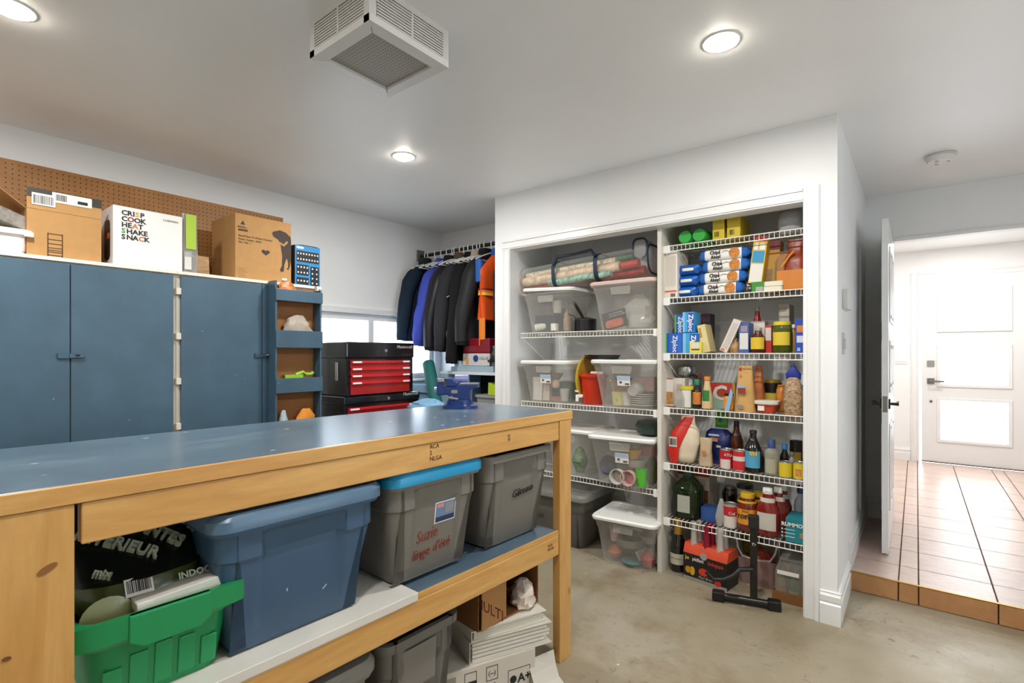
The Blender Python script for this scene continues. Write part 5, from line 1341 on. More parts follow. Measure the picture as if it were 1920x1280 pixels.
# ------------------------------------------------------------------ right half, top shelf
YI = 3.12
def gbot(px0, px1, pyt, label):
    cx, w, h = cl(px0, px1, pyt, YI, S1); r = w/2
    o = MB().tube([(0, 0, 0), (0, .03, 0), (0, .26, 0)], [r*.8, r, r], 20).build('green_roll', M('#2fa33c', .5), smooth=True); tag(o, label, 'roll', 'green rolls on the top shelf'); o.location = (cx, YI, S1 + r + E_)
gbot(1270, 1298, 434, 'bright green rolled item on the top shelf next to the divider')
gbot(1296, 1325, 431, 'bright green rolled item on the top shelf beside the yellow boxes')
YEL = '#c9b023'
def ybox(px0, px1, label):
    cx, w, h = cl(px0, px1, 405, YI, S1)
    t = thing('yellow_box', label, 'box', (cx, YI, S1 + E_), 0, 'yellow boxes on the top shelf')
    B(-w/2, 0, 0, w/2, .22, .13).build('carton', M(YEL, .5), t, bevel=.002)
    barcode(t, -w*.35, .02, w*.4, .03, 0, n=7)
    return t
ybox(1336, 1358, 'narrow yellow box on the top shelf beside the green rolls')
ybox(1363, 1388, 'yellow box in the middle of the top shelf')
cbag('clear_bag', 'frosted clear bag with grey contents at the right end of the top shelf', 'bag', 1455, 1504, 392, YI + .05, S1, .12, PILLOW, clear('#d9dde2', .5, .12), h=.15)

# second shelf: cookies
cbox('cracker_box', 'tall white box with fine print and a red stripe, next to the divider', 'box', 1245, 1270, 480, YI - .01, S2, .19, '#e4dcd2', [(.05, .12, .95, .16, '#cf6a55'), (.12, .25, .9, .9, M('#d3c9bd', .6)), (.5, .02, .85, .09, '#6f665e')], h=.29)
cx0 = at(1288, 520, y=3.15).x
WRAP = M('#e6e4df', .35, noise=.03, scale=20); CB = M('#1d5fae', .35); COOK = M('#c07a34', .7, noise=.35, scale=60)
def cookie_pack(label, px0, px1, z, Y, rz=0, front=True):
    a, b = at(px0, 520, y=Y).x, at(px1, 520, y=Y).x; w = b - a
    t = thing('cookie_pack', label, 'cookie pack', ((a + b)/2, Y, z), rz, 'cookie packs on the second shelf')
    h, d = .066, .15
    MB().loft([[(x, y, zz) for (y, zz, _) in rr(d*k, h*q, .022*q, 4, d/2, h/2)] for x, k, q in ((-w/2, .45, .25), (-w/2 + .018, .85, .85), (-w/2 + .05, 1, 1), (w/2 - .05, 1, 1), (w/2 - .018, .85, .85), (w/2, .45, .25))]).build('wrapper', WRAP, t, smooth=True, ang=60)
    for s in (-1, 1):
        MB().loft([[(s*x, y, zz) for (y, zz, _) in rr(d*k, h*q, .022*q, 4, d/2, h/2)] for x, k, q in ((w/2 - .042, 1.0, 1.02), (w/2 - .016, .87, .88), (w/2 + .001, .47, .28))], False, False).build('blue_end', CB, t, smooth=True)
    if front:
        text('Chips', .030, INK, t, (-w*.25, -.0022, h*.52), bold=.0012, sx=.85); text('Ahoy!', .027, INK, t, (-w*.23, -.0022, h*.14), bold=.0012, sx=.85)
        MB().shell(.030, 0, .012, 40, 140, n=8).build('green_banner', M('#9fc795', .6), t).matrix_local = Matrix.Translation((w*.06, -.0012, h*.30)) @ Matrix.Rotation(PI/2, 4, 'X') @ Matrix.Translation((0, 0, -.006))
        MB().prism([(.030*math.cos(q), .030*math.sin(q)) for q in [math.radians(k) for k in range(0, 360, 24)]], -.0012, 0).build('cookie_print', COOK, t).location = (w*.22, -.0002, h*.5)
        B(-w*.07, -.0010, h*.6, -w*.05, 0, h*.92).build('red_mark', M('#c43a3a', .5), t)
    return t
zk_ = S2 + .004
for i, (p0, p1) in enumerate(((1306, 1394), (1308, 1400), (1313, 1404), (1308, 1405))):
    cookie_pack('white cookie pack in the right-hand stack, ' + ('lowest', 'second from below', 'third from below', 'topmost')[i], p0, p1, zk_ + i*.0675, YI - .012 + (i % 2)*.006, rz=(.0, .02, -.01, .02)[i])
for i, z in enumerate((0, 1, 2)):
    t = cookie_pack('white cookie pack with blue end turned endwise, ' + ('lowest by the white box', 'middle by the white box', 'top one by the white box')[i], 1268, 1352, zk_ + i*.0675, YI + .01, front=False)
    wv = .225; t.rotation_euler = (0, 0, PI/2); t.location = (at(1288 + i*3, 520, y=YI).x + .055, YI + .15, zk_ + i*.0675)
cbox('lasagna_box', 'tall yellow and red food box with a blue panel, leaning on the shelf', 'box', 1402, 1428, 448, YI + .01, S2 + .045, .17, '#d8b63a', [(.0, .90, 1, 1, '#b5231f'), (.08, .45, .92, .70, '#2b8fc4'), (.05, .03, .95, .42, '#e2ded4'), (.1, .72, .4, .86, '#e8e2d8'), (.5, .72, .9, .86, '#e8e2d8')], ry=.13, h=.265)
cbox('mix_box', 'dark red and yellow box with a food picture behind the leaning box', 'box', 1430, 1458, 452, YI + .09, S2, .10, '#b98a2e', [(0, .82, 1, 1, '#6e1216'), (.0, .0, .6, .45, M('#8a6a44', .5, noise=.3, scale=40)), (.72, .12, .98, .6, '#6f8436')], ry=.05)
cbag('kraft_bag', 'plain kraft paper bag between the food box and the red bag', 'bag', 1452, 1482, 470, YI + .06, S2, .08, [(0, 1, 1), (.6, .98, .8), (.9, .92, .25), (1, .9, .05)], M('#a97c52', .8), jit=.01, e=4)
t = cbag('snack_bag', 'orange and dark red open snack bag at the right end of the cookie shelf', 'bag', 1466, 1512, 446, YI + .02, S2, .10, [(0, .95, 1), (.25, .98, 1), (.6, .9, .8), (.75, .55, .35), (1, .7, .1)], M('#8a3413', .4, bump=.4, bscale=12), [], jit=.02, e=3.5)
B(-.085, -.056, .004, .085, -.050, .11).build('orange_panel', M('#c9781f', .45), t, bevel=.003)
MB().tube([(-.06, -.05, .13), (-.02, -.05, .19), (.0, -.05, .21)], .006, 8).build('stroke_print', M('#dc8a2c', .5), t)
cbox('green_box', 'small green shiny box low on the cookie shelf', 'box', 1409, 1432, 528, YI, S2, .10, '#3c8a34', [(.35, 0, .95, .5, '#a3a59c')], rough=.3)
for i in range(2):
    cx, w, h = cl(1429, 1466, 530, YI - .01, S2)
    o = MB().loft([rr(w, .09, .012, 4, z=0), rr(w, .09, .012, 4, z=.026)]).build('butter_pack', M('#e0dcc4', .5), smooth=True, ang=50); o.location = (cx + (.004 if i else 0), YI + .045, S2 + E_ + i*.028)
    tag(o, 'flat cream wrapped pack on the cookie shelf, ' + ('upper of two' if i else 'lower of two'), 'pack', 'cream packs by the red bag')
crumple('foil_pack', 'dark and silver crumpled foil pack beside the green box', 'pack', (at(1400, 540, y=YI).x, YI + .05, S2 + E_), .06, .08, .07, M('#5d5b55', .25, .5, noise=.4, scale=30), 0)

# third shelf
ZB, ZG, ZL = '#1b55b5', '#5bbf3a', '#3f9fd4'
def zip_box(label, px0, px1, pyt, Y, zb, h, light=False, depth=.12):
    t = cbox('freezer_bag_box', label, 'box', px0, px1, pyt, Y, zb, depth, ZL if light else ZB, [(0, .0, .18, 1, ZG if not light else '#7fc0e6'), (.42 if light else .30, .05, .98, .95, ZB if light else '#2264c4')], group='freezer bag boxes', h=h)
    cx, w, _ = cl(px0, px1, pyt, Y, zb)
    text('Ziploc', .040, M('#e9edf2', .6), t, (w*.02, -.0022, h*.86), ry=PI/2, bold=.001)
    return t
zip_box('lower blue and green freezer bag box by the divider', 1244, 1279, 623, YI, S3, .125)
zip_box('lower light blue freezer bag box, second from the divider', 1280, 1312, 623, YI + .005, S3, .125, True)
zip_box('upper blue and green freezer bag box on the stack', 1265, 1279, 587, YI + .02, S3 + .127, .115)
zip_box('upper light blue freezer bag box with a barcode on the stack', 1280, 1302, 584, YI, S3 + .127, .125, True)
cbox('dark_box', 'dark red and navy box behind the freezer bag stack', 'box', 1311, 1331, 588, YI + .16, S3, .10, '#3a2a3c', [(0, .5, .5, 1, '#6e2a2a')])
cbox('yeast_box', 'small yellow box in front of the freezer bag boxes', 'box', 1293, 1315, 641, YI - .02, S3, .06, '#d8cf4c', [(.15, .45, .8, .9, '#d9d4c8'), (.15, .25, .85, .38, '#7a2f28')])
cbox('rice_box', 'pale yellow box leaning to the left in a V with another box', 'box', 1317, 1332, 609, YI + .01, S3, .12, '#d8c78e', [(.1, .55, .4, .9, '#c08a2c')], ry=-.20)
cbox('pasta_box', 'white box leaning to the right in a V with the pale yellow box', 'box', 1348, 1363, 604, YI, S3, .12, '#d6cdc4', [(.2, .1, .85, .9, M('#c4bab0', .6)), (.15, .02, .6, .08, '#b9793c')], ry=.42, h=.20)
cbag('spice_bag', 'small clear bag of brown grains with a gathered top', 'bag', 1364, 1386, 634, YI + .01, S3, .06, [(0, .85, .8), (.3, 1, 1), (.6, .9, .8), (.8, .4, .3), (1, .6, .3)], M('#a58155', .4, noise=.3, scale=50))
cbox('cereal_bar_box', 'blue and white narrow box beside the syrup bottle', 'box', 1385, 1404, 605, YI + .01, S3, .14, '#3f5c9e', [(.1, .12, .92, .66, '#d8d6d0'), (.2, .7, .85, .9, '#9a8a9a')])
DRK = M('#2a120a', .15, coat=.5)
cbot('syrup_bottle', 'dark syrup bottle with a yellow label on the pickle shelf', 'bottle', 1404, 1433, 603, YI - .01, S3, 'syrup', clear('#5a2c18', .75, .08), (.72, .82, .5, M('#a39a90', .4)), (.12, .50, M('#d8b92e', .5), 60), inner=(DRK, .5))
cbot('sauce_bottle', 'red bottle standing behind the syrup bottle', 'bottle', 1406, 1429, 574, YI + .14, S3, 'sauce', M('#8e1a18', .25), (.9, 1, .42, M('#9a9a98', .4)))
cbox('white_box', 'plain white box behind the syrup bottle', 'box', 1408, 1434, 602, YI + .12, S3, .08, '#d9d5cc')
cbox('red_box', 'narrow red and white box left of the pickle jar', 'box', 1434, 1447, 610, YI + .03, S3, .10, '#b8281f', [(.1, .45, .9, .92, '#c9c3ba')])
cbot('pickle_jar', 'large jar of green pickles with yellow lid and yellow label', 'jar', 1445, 1482, 602, YI - .02, S3, 'jar', clear('#6d7a2c', .35, .06), (.88, 1.0, .90, M('#d8c22c', .4)), (.24, .66, M('#d8bd36', .5), 58), inner=(M('#5d6420', .35, noise=.4, scale=45), .82))
cbox('tall_carton', 'tall grey carton standing behind the pickle jar', 'box', 1460, 1480, 570, YI + .14, S3, .14, '#a9a294', [(.1, .55, .9, .9, '#b9b2a6')])
cbot('mustard_jar', 'small jar with a white cap beside the pickles', 'jar', 1481, 1492, 608, YI + .05, S3, 'small', M('#b58a4a', .4), (.88, 1, .8, WHITE))
cbox('popcorn_box', 'blue box with orange print at the right end of the pickle shelf', 'box', 1491, 1510, 597, YI, S3, .16, '#2545a0', [(.15, .3, .8, .5, '#c9cfe0'), (.15, .6, .8, .8, '#c97a3a'), (.2, .05, .5, .15, '#8fb4e0')])

# fourth shelf
def yb(px, py, z): return max(3.10, min(3.45, at(px, py, z=z).y))
cbox('pizza_box', 'white and red box with a pizza picture by the divider', 'box', 1248, 1262, 706, 3.14, S4, .14, '#e2dbd0', [(0, .96, 1, 1, '#c03a2e'), (0, 0, 1, .03, '#c03a2e'), (.05, .08, 1, .52, M('#b5824a', .6, noise=.5, scale=60))], h=.18)
cbox('cracker_carton', 'white carton side panel next to the pizza box', 'box', 1262, 1284, 706, 3.17, S4, .14, '#d6d0c6', [(.3, .4, .8, .8, '#b9a99a')], h=.18)
cbot('pineapple_can', 'blue and white fruit can with red lettering behind the yellow lid tin', 'can', 1275, 1298, 709, 3.24, S4, 'can', M('#7fb3c6', .35), None, (.50, .95, M('#e6e2da', .5), 60), texts=(('Dole', -.75, .60, .045, '#c92a1c', dict(bold=.001)),))
t = thing('steel_pot', 'round brushed steel stove-top pot on top of the fruit can', 'pot', (at(1286, 700, y=3.27).x, 3.275, S4 + .165))
MB().lathe([(.02, 0), (.026, .02), (.05, .035), (.056, .06), (.05, .085), (.02, .10), (0, .102)], 24).build('steel_body', STEEL, t, smooth=True)
MB().tube([(.04, 0, .04), (.075, -.01, .015)], .009, 8).build('grip', BLACK, t, smooth=True)
cbot('cheese_tin', 'tall tin with yellow lid and green and white label', 'tin', 1273, 1297, 724, 3.12, S4, 'can', M('#2c6a44', .4), (.84, 1.0, 1.03, M('#d8c02a', .4)), (.02, .82, M('#d9d6ce', .5), 48))
cbag('clear_sachet', 'small clear bag in front of the yellow lidded tin', 'bag', 1265, 1282, 733, 3.105, S4, .03, [(0, .9, .8), (.5, 1, 1), (.8, .6, .6), (1, .15, .3)], clear('#c9c6bd', .4, .1), lean=-.05)
cbot('soy_bottle', 'dark sauce bottle with green cap and orange food label', 'bottle', 1296, 1313, 711, 3.13, S4, 'sauce', M('#120d0b', .15, coat=.5), (.80, 1, .62, M('#1e7a4c', .4)), (.14, .56, M('#c97a34', .5, noise=.3, scale=60), 70))
cbot('hot_sauce_bottle', 'slim dark red bottle leaning behind the dressing bottle', 'bottle', 1304, 1315, 701, 3.22, S4, 'dress', M('#5e1013', .2, coat=.4), (.86, 1, .6, M('#7c1820', .4)))
cbot('dressing_bottle', 'cream salad dressing bottle with an orange cap', 'bottle', 1313, 1333, 706, 3.12, S4, 'dress', M('#d3b98a', .3, coat=.4), (.88, 1, .60, M('#d97a24', .4)), (.25, .58, M('#2f7a38', .5, noise=.3, scale=50), 40))
cbox('printed_pack', 'red and green printed pack with a large white letter', 'pack', 1331, 1378, 716, 3.20, S4, .06, '#8fae9a', [(0, .55, 1, .98, '#a82f22'), (.25, .38, .95, .55, '#8a4a2a'), (.9, .0, 1, 1, '#a38a3a')], rough=.35)
text('C', .12, M('#cfc9bf', .5), bpy.data.objects['printed_pack'], (-.055, -.003, .055), bold=.004)
cbot('fruit_jar', 'small jar of orange fruit with a black lid', 'jar', 1354, 1374, 738, 3.11, S4, 'salsa', M('#c98a2c', .3), (.88, 1, .86, BLACK), (.12, .70, M('#d89a3a', .5, noise=.2, scale=60), 65))
t = cbag('dates_bag', 'kraft paper dates pouch with a blue ribbon side and barcode', 'bag', 1376, 1412, 686, 3.10, S4, .09, [(0, 1.1, 1), (.5, .9, .7), (1, .72, .06)], M('#c59a5c', .7), [(.30, .88, .42, .96, '#a8261c'), (.22, .40, .62, .52, '#8a3526'), (.20, .52, .58, .58, '#8fb0d0'), (.18, .06, .5, .15, '#8a8478')], jit=.008, e=3.5)
MB().prism([(-.10, 0), (-.075, 0), (-.055, .10), (-.065, .135)], -.056, -.052).build('blue_ribbon', M('#8fb0da', .5), t)
cbag('orange_pouch', 'tall orange and white pouch behind the dates bag', 'bag', 1408, 1430, 686, 3.18, S4, .10, [(0, 1.2, 1), (.5, .9, .7), (1, .5, .06)], M('#b5662f', .5, noise=.3, scale=12), jit=.01, e=3.5)
cbot('instant_coffee_jar', 'dark jar with a gold band and yellow label behind the red tub', 'jar', 1428, 1463, 712, 3.24, S4, 'wide', M('#1d1a18', .25), (.9, 1, .92, M('#a38a2c', .3, .5)), (.08, .58, M('#b3a13a', .5), 50))
t = thing('spread_tub', 'red tub with a white lid on the fourth shelf', 'tub', (at(1436, 760, y=3.13).x, 3.17, S4 + E_))
_, w_, h_ = cl(1414, 1460, 752, 3.13, S4)
MB().loft([rr(w_*.66, .08, .02, z=0), rr(w_*.84, .10, .025, z=h_*.72)]).build('tub_body', M('#c4452c', .4), t, smooth=True)
MB().loft([rr(w_*.95, .115, .03, z=h_*.70), rr(w_, .12, .03, z=h_*.76), rr(w_, .12, .03, z=h_*.98), rr(w_*.9, .11, .03, z=h_)]).build('tub_lid', M('#e6e0d6', .4), t, smooth=True)
B(-w_*.32, -.0505, h_*.18, -w_*.05, -.048, h_*.6).build('white_label', OFFW, t)
cbag('chips_bag', 'orange and yellow crinkled bag behind the nuts', 'bag', 1452, 1472, 722, 3.20, S4, .07, PILLOW, M('#c0752a', .35, noise=.35, scale=20))
t = cbag('nut_bag', 'clear bag of sliced almonds tied with blue ends', 'bag', 1466, 1504, 705, 3.085, S4 - .02, .08, [(0, .45, .4), (.06, .9, .9), (.35, 1, 1), (.65, .95, .9), (.85, .75, .5), (1, .45, .2)], M('#a88a68', .45, noise=.5, scale=70, bump=.8, bscale=70))
hN = at(1485, 705, y=3.085).z - S4
MB().loft([se(.07, .02, hN, 16, 2), se(.075, .03, hN + .03, 16, 2), se(.03, .015, hN + .06, 16, 2), se(.005, .004, hN + .085, 16, 2)]).build('blue_top', M('#1d2f8a', .4), t, smooth=True)
cbox('rice_pack', 'blue and white pack at the right end of the fourth shelf', 'pack', 1496, 1512, 702, 3.13, S4, .08, '#2e5c94', [(.0, .75, 1, 1, '#b9c3cc'), (.1, .1, .9, .3, '#9fb6cc')], rough=.3)

# fifth shelf
t = cbag('flour_bag', 'red and white flour bag slumped against the divider', 'bag', 1257, 1306, 781, 3.12, S5, .10, [(0, .55, .6), (.08, .75, 1), (.45, 1, 1), (.7, .9, .7), (.85, .55, .3), (1, .5, .1)], M('#d8c8ae', .35, bump=.5, bscale=10), [], lean=.08, e=2.8)
hF = at(1280, 781, y=3.12).z - S5
MB().loft([se(.045, .012, 0, 14, 2.5, -.055, -.055), se(.075, .02, .09, 14, 2.5, -.062, -.054), se(.10, .03, .19, 14, 2.5, -.03, -.035), se(.06, .02, hF*.98, 14, 2.5, .02, -.0)]).build('red_panel', M('#c4271b', .35), t, smooth=True)
o = panel(-.03, 0, .02, .06, 0, .001).build('barcode_label', M('#cfcac2', .5), t); o.location = (-.055, -.062, .10)
b2 = barcode(t, -.026, .01, .042, .04, 0, n=10); b2.location = (-.055, -.0632, .10)
t = cbag('sugar_bag', 'dark blue printed bag leaning over behind the small paper bag', 'bag', 1318, 1370, 806, 3.22, S5, .10, [(0, .7, .7), (.3, .85, 1), (.7, 1, .9), (.9, .9, .5), (1, .6, .1)], M('#1c2b66', .3, noise=.5, scale=16, bump=.8, bscale=16), [(.30, .66, .55, .76, '#c77a5a'), (.22, .82, .6, .87, '#b9bfcc'), (.5, .5, .66, .56, '#c9c2a8')], jit=.05)
cbag('paper_bag', 'small open beige paper bag in front of the blue bag', 'bag', 1308, 1334, 822, 3.13, S5, .06, [(0, 1, 1), (.5, .8, .8), (.8, .85, .5), (1, 1, .2)], M('#b59f80', .6, noise=.1, scale=20), [(.35, .4, .6, .55, '#c2723c')], e=3)
cbox('green_sachet', 'bright green sachet clipped under the shelf above', 'sachet', 1341, 1363, 784, 3.30, S5 + .215, .02, '#4f9a2c', [(.3, .35, .6, .7, '#2b5a8a')], h=.10)
cbot('vinegar_bottle', 'brown glass bottle with a black cap on the fifth shelf', 'bottle', 1364, 1391, 790, 3.24, S5, 'ketch', clear('#5a2a12', .8, .06), (.86, 1, .36, BLACK), inner=(M('#3a1a0c', .2), .7))
def can(label, px0, px1, pyt, Y, zb, col, lab, extra=(), group=None, texts=()):
    return cbot('food_can', label, 'can', px0, px1, pyt, Y, zb, 'can', M('#b9b5ae', .3, .8), None, (.05, .95, col, 100, 1.0), lab, group=group, texts=texts)
can('red and white can in front of the blue bag', 1346, 1372, 843, 3.12, S5, M('#b8202a', .4), (.05, .5, M('#d8c9bf', .5), 45, 1.01), texts=(('ATU', -.1, .68, .022, '#e6e0da', {}),))
can('red can with a white band and barcode beside the dark sauce bottle', 1371, 1396, 845, 3.105, S5, M('#c22b2e', .4), (.50, .72, M('#d6c9c4', .5), 70, 1.01))
cbot('stir_fry_sauce', 'dark sauce bottle with a light blue label and yellow mark', 'bottle', 1392, 1425, 808, 3.11, S5, 'sauce', M('#120d0c', .12, coat=.6), (.92, 1, .42, M('#2a2410', .4)), (.12, .52, M('#4f9fc4', .5), 62), texts=(('VH', -.18, .42, .030, '#d8b82c', dict(bold=.002)),))
cbot('rum_bottle', 'clear liquor bottle with a blue and white cap', 'bottle', 1431, 1457, 825, 3.11, S5, 'rum', clear('#c9c8b4', .35, .05), (.76, 1.0, .56, M('#3a4a7a', .35, noise=.3, scale=40)), (.06, .46, M('#a9a690', .5), 45))
cbot('soya_bottle', 'small dark bottle with a light blue cap behind the yellow cans', 'bottle', 1460, 1479, 833, 3.20, S5, 'sauce', M('#15100e', .15, coat=.5), (.82, 1, .62, M('#2f86c4', .4)))
cbot('spread_jar', 'brown jar with a dark lid and yellow label behind the cans', 'jar', 1478, 1503, 827, 3.26, S5, 'jar', M('#2a1c10', .25), (.72, 1, .98, M('#1d1614', .4)), (.35, .66, M('#b39a34', .5), 60))
can('yellow can, left of the two at the right end', 1458, 1484, 867, 3.10, S5, M('#d8c02c', .4), None)
can('yellow can with a red picture, right of the two at the right end', 1485, 1509, 868, 3.10, S5, M('#d8bf2c', .4), (.20, .62, M('#c9814a', .5, noise=.4, scale=50), 28, 1.01))
cbot('spice_jar', 'small grey capped spice jar between the sauce and the cans', 'jar', 1478, 1490, 848, 3.17, S5, 'small', M('#8f8c86', .4), (.85, 1, .8, M('#6a6762', .4)))
cbot('pepper_bottle', 'slim black pepper bottle beside the clear liquor bottle', 'bottle', 1421, 1432, 844, 3.16, S5, 'small', BLACK, (.9, 1, .7, M('#a82a24', .4)))

# sixth shelf
Yj = 3.125
t = cbot('oil_jug', 'big dark green plastic jug with a green cap by the divider', 'jug', 1256, 1308, 884, Yj, S6, 'jug', clear('#1b2a10', .78, .08), (.88, 1.02, .40, M('#16382a', .4)), (.14, .50, M('#a8a79a', .5), 24, 1.012), sq=4, inner=(M('#0b0f08', .3), .58))
cbox('cereal_carton', 'large white and red carton with food pictures behind the green jug', 'box', 1264, 1330, 884, 3.34, S6, .16, '#c9c2b4', [(0, .80, 1, 1, '#a03024'), (.65, .05, .98, .50, M('#8f5a3a', .6, noise=.5, scale=30)), (.5, .6, .9, .75, M('#b3aca0', .6))], h=.285)
text('ILLA', .03, OFFW, bpy.data.objects['cereal_carton'], (-.02, -.004, .265))
cbox('sugar_cube_box', 'small dark blue box on the bottom shelf', 'box', 1314, 1345, 952, 3.17, S6, .09, '#274a86', [(.1, .1, .9, .9, '#2d5494')])
cbag('salt_bag', 'small clear bag beside the red and white can', 'bag', 1338, 1357, 936, 3.12, S6, .04, [(0, .5, .7), (.3, 1, 1), (.7, .7, .6), (1, .3, .1)], clear('#c4c2bb', .55, .1), lean=.2)
cbot('molasses_jar', 'round black jar with a tin lid behind the red and white can', 'jar', 1350, 1380, 913, 3.28, S6, 'jar', M('#0e0b0b', .12, coat=.6), (.84, 1, .66, M('#8a8274', .35, .6)))
can('red and white can with a light blue rim beside the salsa jar', 1353, 1379, 946, 3.115, S6, M('#d8cfc4', .45), (.52, .92, M('#b8242a', .45), 75, 1.01), texts=(('Cof', .0, .60, .024, '#e6e0da', {}),))
cbot('noodle_cup', 'paper noodle cup with green print behind the salsa jar', 'cup', 1378, 1408, 910, 3.30, S6, 'wide', M('#b9b3a3', .5, noise=.25, scale=25), (.9, 1, 1.02, M('#2b2a26', .4)))
cbot('lemon_bottle', 'yellow and green bottle standing behind the paper cup', 'bottle', 1392, 1414, 893, 3.40, S6, 'dress', M('#8a8a24', .35), (.85, 1, .6, M('#5a7a2a', .4)))
SAL = M('#6e2212', .2, noise=.3, scale=40, coat=.5)
t = cbot('salsa_jar', 'salsa jar with yellow lid and orange label, left one', 'jar', 1378, 1416, 927, 3.11, S6, 'salsa', SAL, (.86, 1, .72, M('#d8b02c', .4)), (.20, .60, M('#d9922c', .5, noise=.12, scale=20), 75), (.76, .82, M('#d8b02c', .4), 100, .98), texts=(('TOSTITOS', -.78, .36, .031, '#16120e', dict(bold=.0012, sx=.9)), ('SALSA', -.3, .53, .014, '#2a1a0c', {})))
cbot('salsa_jar', 'salsa jar with yellow lid behind the ketchup, right one', 'jar', 1404, 1440, 925, 3.20, S6, 'salsa', SAL, (.86, 1, .72, M('#d8b02c', .4)), (.76, .82, M('#d8b02c', .4), 100, .98))
KET = M('#7a1a0e', .18, coat=.5)
for (p0, p1, top, Y, lb, lab) in ((1413, 1460, 917, 3.10, 'large ketchup bottle turned with its back label to the front', True), (1436, 1478, 915, 3.17, 'ketchup bottle with a maple leaf seal on the neck, middle one', False), (1452, 1484, 911, 3.27, 'ketchup bottle furthest back on the bottom shelf', False)):
    t = cbot('ketchup_bottle', lb, 'bottle', p0, p1, top, Y, S6, 'ketch', KET, (.84, 1, .40, WHITE), (.14, .50, M('#c9c2b6', .5), 48) if lab else None, (.68, .80, M('#d6d2c8', .5), 95, .60), group='ketchup bottles', flat=.62)
    if not lab:
        MB().lathe([(.014, 0), (.014, .001)], 16).build('seal', M('#b8302a', .5), t).matrix_local = Matrix.Translation((-.02, -.028, .205)) @ Matrix.Rotation(PI/2, 4, 'X')
cbot('water_bottle', 'clear bottle with a dark blue cap at the right end of the bottom shelf', 'bottle', 1486, 1514, 912, 3.26, S6, 'rum', clear('#b9c3cc', .40, .06), (.84, 1, .55, M('#1c2a5a', .4)))
t = cbox('pasta_carton', 'teal pasta carton with white lettering at the right end', 'box', 1473, 1516, 952, 3.10, S6, .16, '#1d7f8a', [(.62, .25, 1, .33, '#b9793a'), (.62, .36, 1, .44, '#c0844a')], h=.13)
text('RUMMO', .028, M('#d9e6e4', .6), t, (-.075, -.003, .085), bold=.001)
mb = MB()
for k in range(3): mb.box(-.075, -.0012, .062 - k*.019, -.067, 0, .070 - k*.019).box(-.060, -.0012, .064 - k*.019, -.01, 0, .068 - k*.019)
mb.build('print_lines', M('#bfe0de', .6), t)

# ------------------------------------------------------------------ closet floor, right half
p = at(1266, 1070, z=0)
cbot('champagne_bottle', 'dark champagne bottle with gold foil neck and white label on the floor', 'bottle', 1252, 1281, 972, p.y - .02, 0, 'champ', M('#0c120d', .10, coat=.6), (.62, 1.0, .50, M('#b8923c', .35, .5)), (.14, .34, M('#cfc9b6', .5), 70), (.57, .63, M('#b8382a', .5), 60, .56), texts=(('MOËT & CHANDON', -.72, .25, .0085, '#2a2620', {}),))
# juice carrier
ca, cb_ = at(1281, 1082, z=0), at(1363, 1110, z=0)
ang = math.atan2(cb_.y - ca.y, cb_.x - ca.x)
cw = (cb_ - ca).length; mid = (ca + cb_)/2
t = thing('juice_carrier', 'black and orange cardboard carrier of sparkling juice bottles on the floor', 'carton', (mid.x, mid.y, .001), ang)
hC = at(1330, 1030, y=mid.y).z
B(-cw/2, 0, 0, cw/2, .15, hC*.74).build('carrier_box', M('#171314', .45), t, bevel=.002)
MB().loft([[(-cw/2, 0, hC*.74), (cw/2, 0, hC*.74), (cw/2, .15, hC*.74), (-cw/2, .15, hC*.74)], [(-cw/2, .022, hC), (cw/2, .022, hC), (cw/2, .128, hC), (-cw/2, .128, hC)]]).build('carrier_top', M('#d24a2a', .45, noise=.2, scale=5), t)
B(-cw/2, -.0008, 0, cw/2, 0, hC*.09).build('grey_band', M('#9a958d', .5), t)
text('Jus', .029, M('#d6c93a', .6), t, (-cw*.45, -.001, hC*.57), bold=.0006, sx=.75); text('pétillant', .029, M('#d9d4cc', .6), t, (-cw*.28, -.001, hC*.57), bold=.0006, sx=.75); text('biologique', .029, M('#c83a26', .6), t, (cw*.08, -.001, hC*.57), bold=.0006, sx=.75)
text('Paul Brun', .022, M('#b9b2a8', .6), t, (-cw*.14, -.001, hC*.13), shear=.4)
def ell(name, x, z, rx_, rz_, c):
    MB().prism([(rx_*math.cos(q), rz_*math.sin(q)) for q in [2*PI*k/18 for k in range(18)]], -.001, 0).build(name, M(c, .5), t).location = (x, -.0004, z)
ell('fruit_print', -cw*.38, hC*.28, .018, .020, '#c98a24'); ell('fruit_print', -cw*.28, hC*.27, .016, .026, '#d2a42c'); ell('fruit_print', -cw*.02, hC*.32, .030, .022, '#cf3a1c'); ell('fruit_print', cw*.30, hC*.14, .020, .018, '#c8301f')
MB().lathe([(.022, 0), (.022, .001)], 18).build('round_sticker', M('#a39e94', .5), t).matrix_local = Matrix.Translation((-.005, -.001, hC*.76)) @ Matrix.Rotation(PI/2, 4, 'X')
for k, (xx, yy, c) in enumerate(((-.085, .045, '#c4c0ba'), (-.085, .105, '#b9a9a6'), (-.005, .045, '#9a1f3c'), (-.005, .105, '#8f1d38'), (.075, .045, '#c9c4bd'), (.075, .105, '#b5b0a8'))):
    v = MB().lathe([(.034, 0), (.035, .01), (.035, .10), (.020, .16), (.016, .25), (.016, .265), (0, .266)], 18).build('juice_bottle', M('#1a1412', .15, coat=.5), None, smooth=True)
    tag(v, f'foil-topped juice bottle in the cardboard carrier, ' + ('front left', 'rear left', 'front middle with red foil', 'rear middle with red foil', 'front right', 'rear right')[k], 'bottle', 'juice bottles in the carrier')
    q = Matrix.Rotation(ang, 4, 'Z') @ Vector((xx, yy, 0)); v.location = (mid.x + q.x, mid.y + q.y, hC*.30)
    MB().lathe([(.0285, .135), (.0205, .165), (.0175, .25), (.019, .262), (.014, .275), (0, .276)], 18).build('foil_neck', M(c, .3, .5), v, smooth=True)
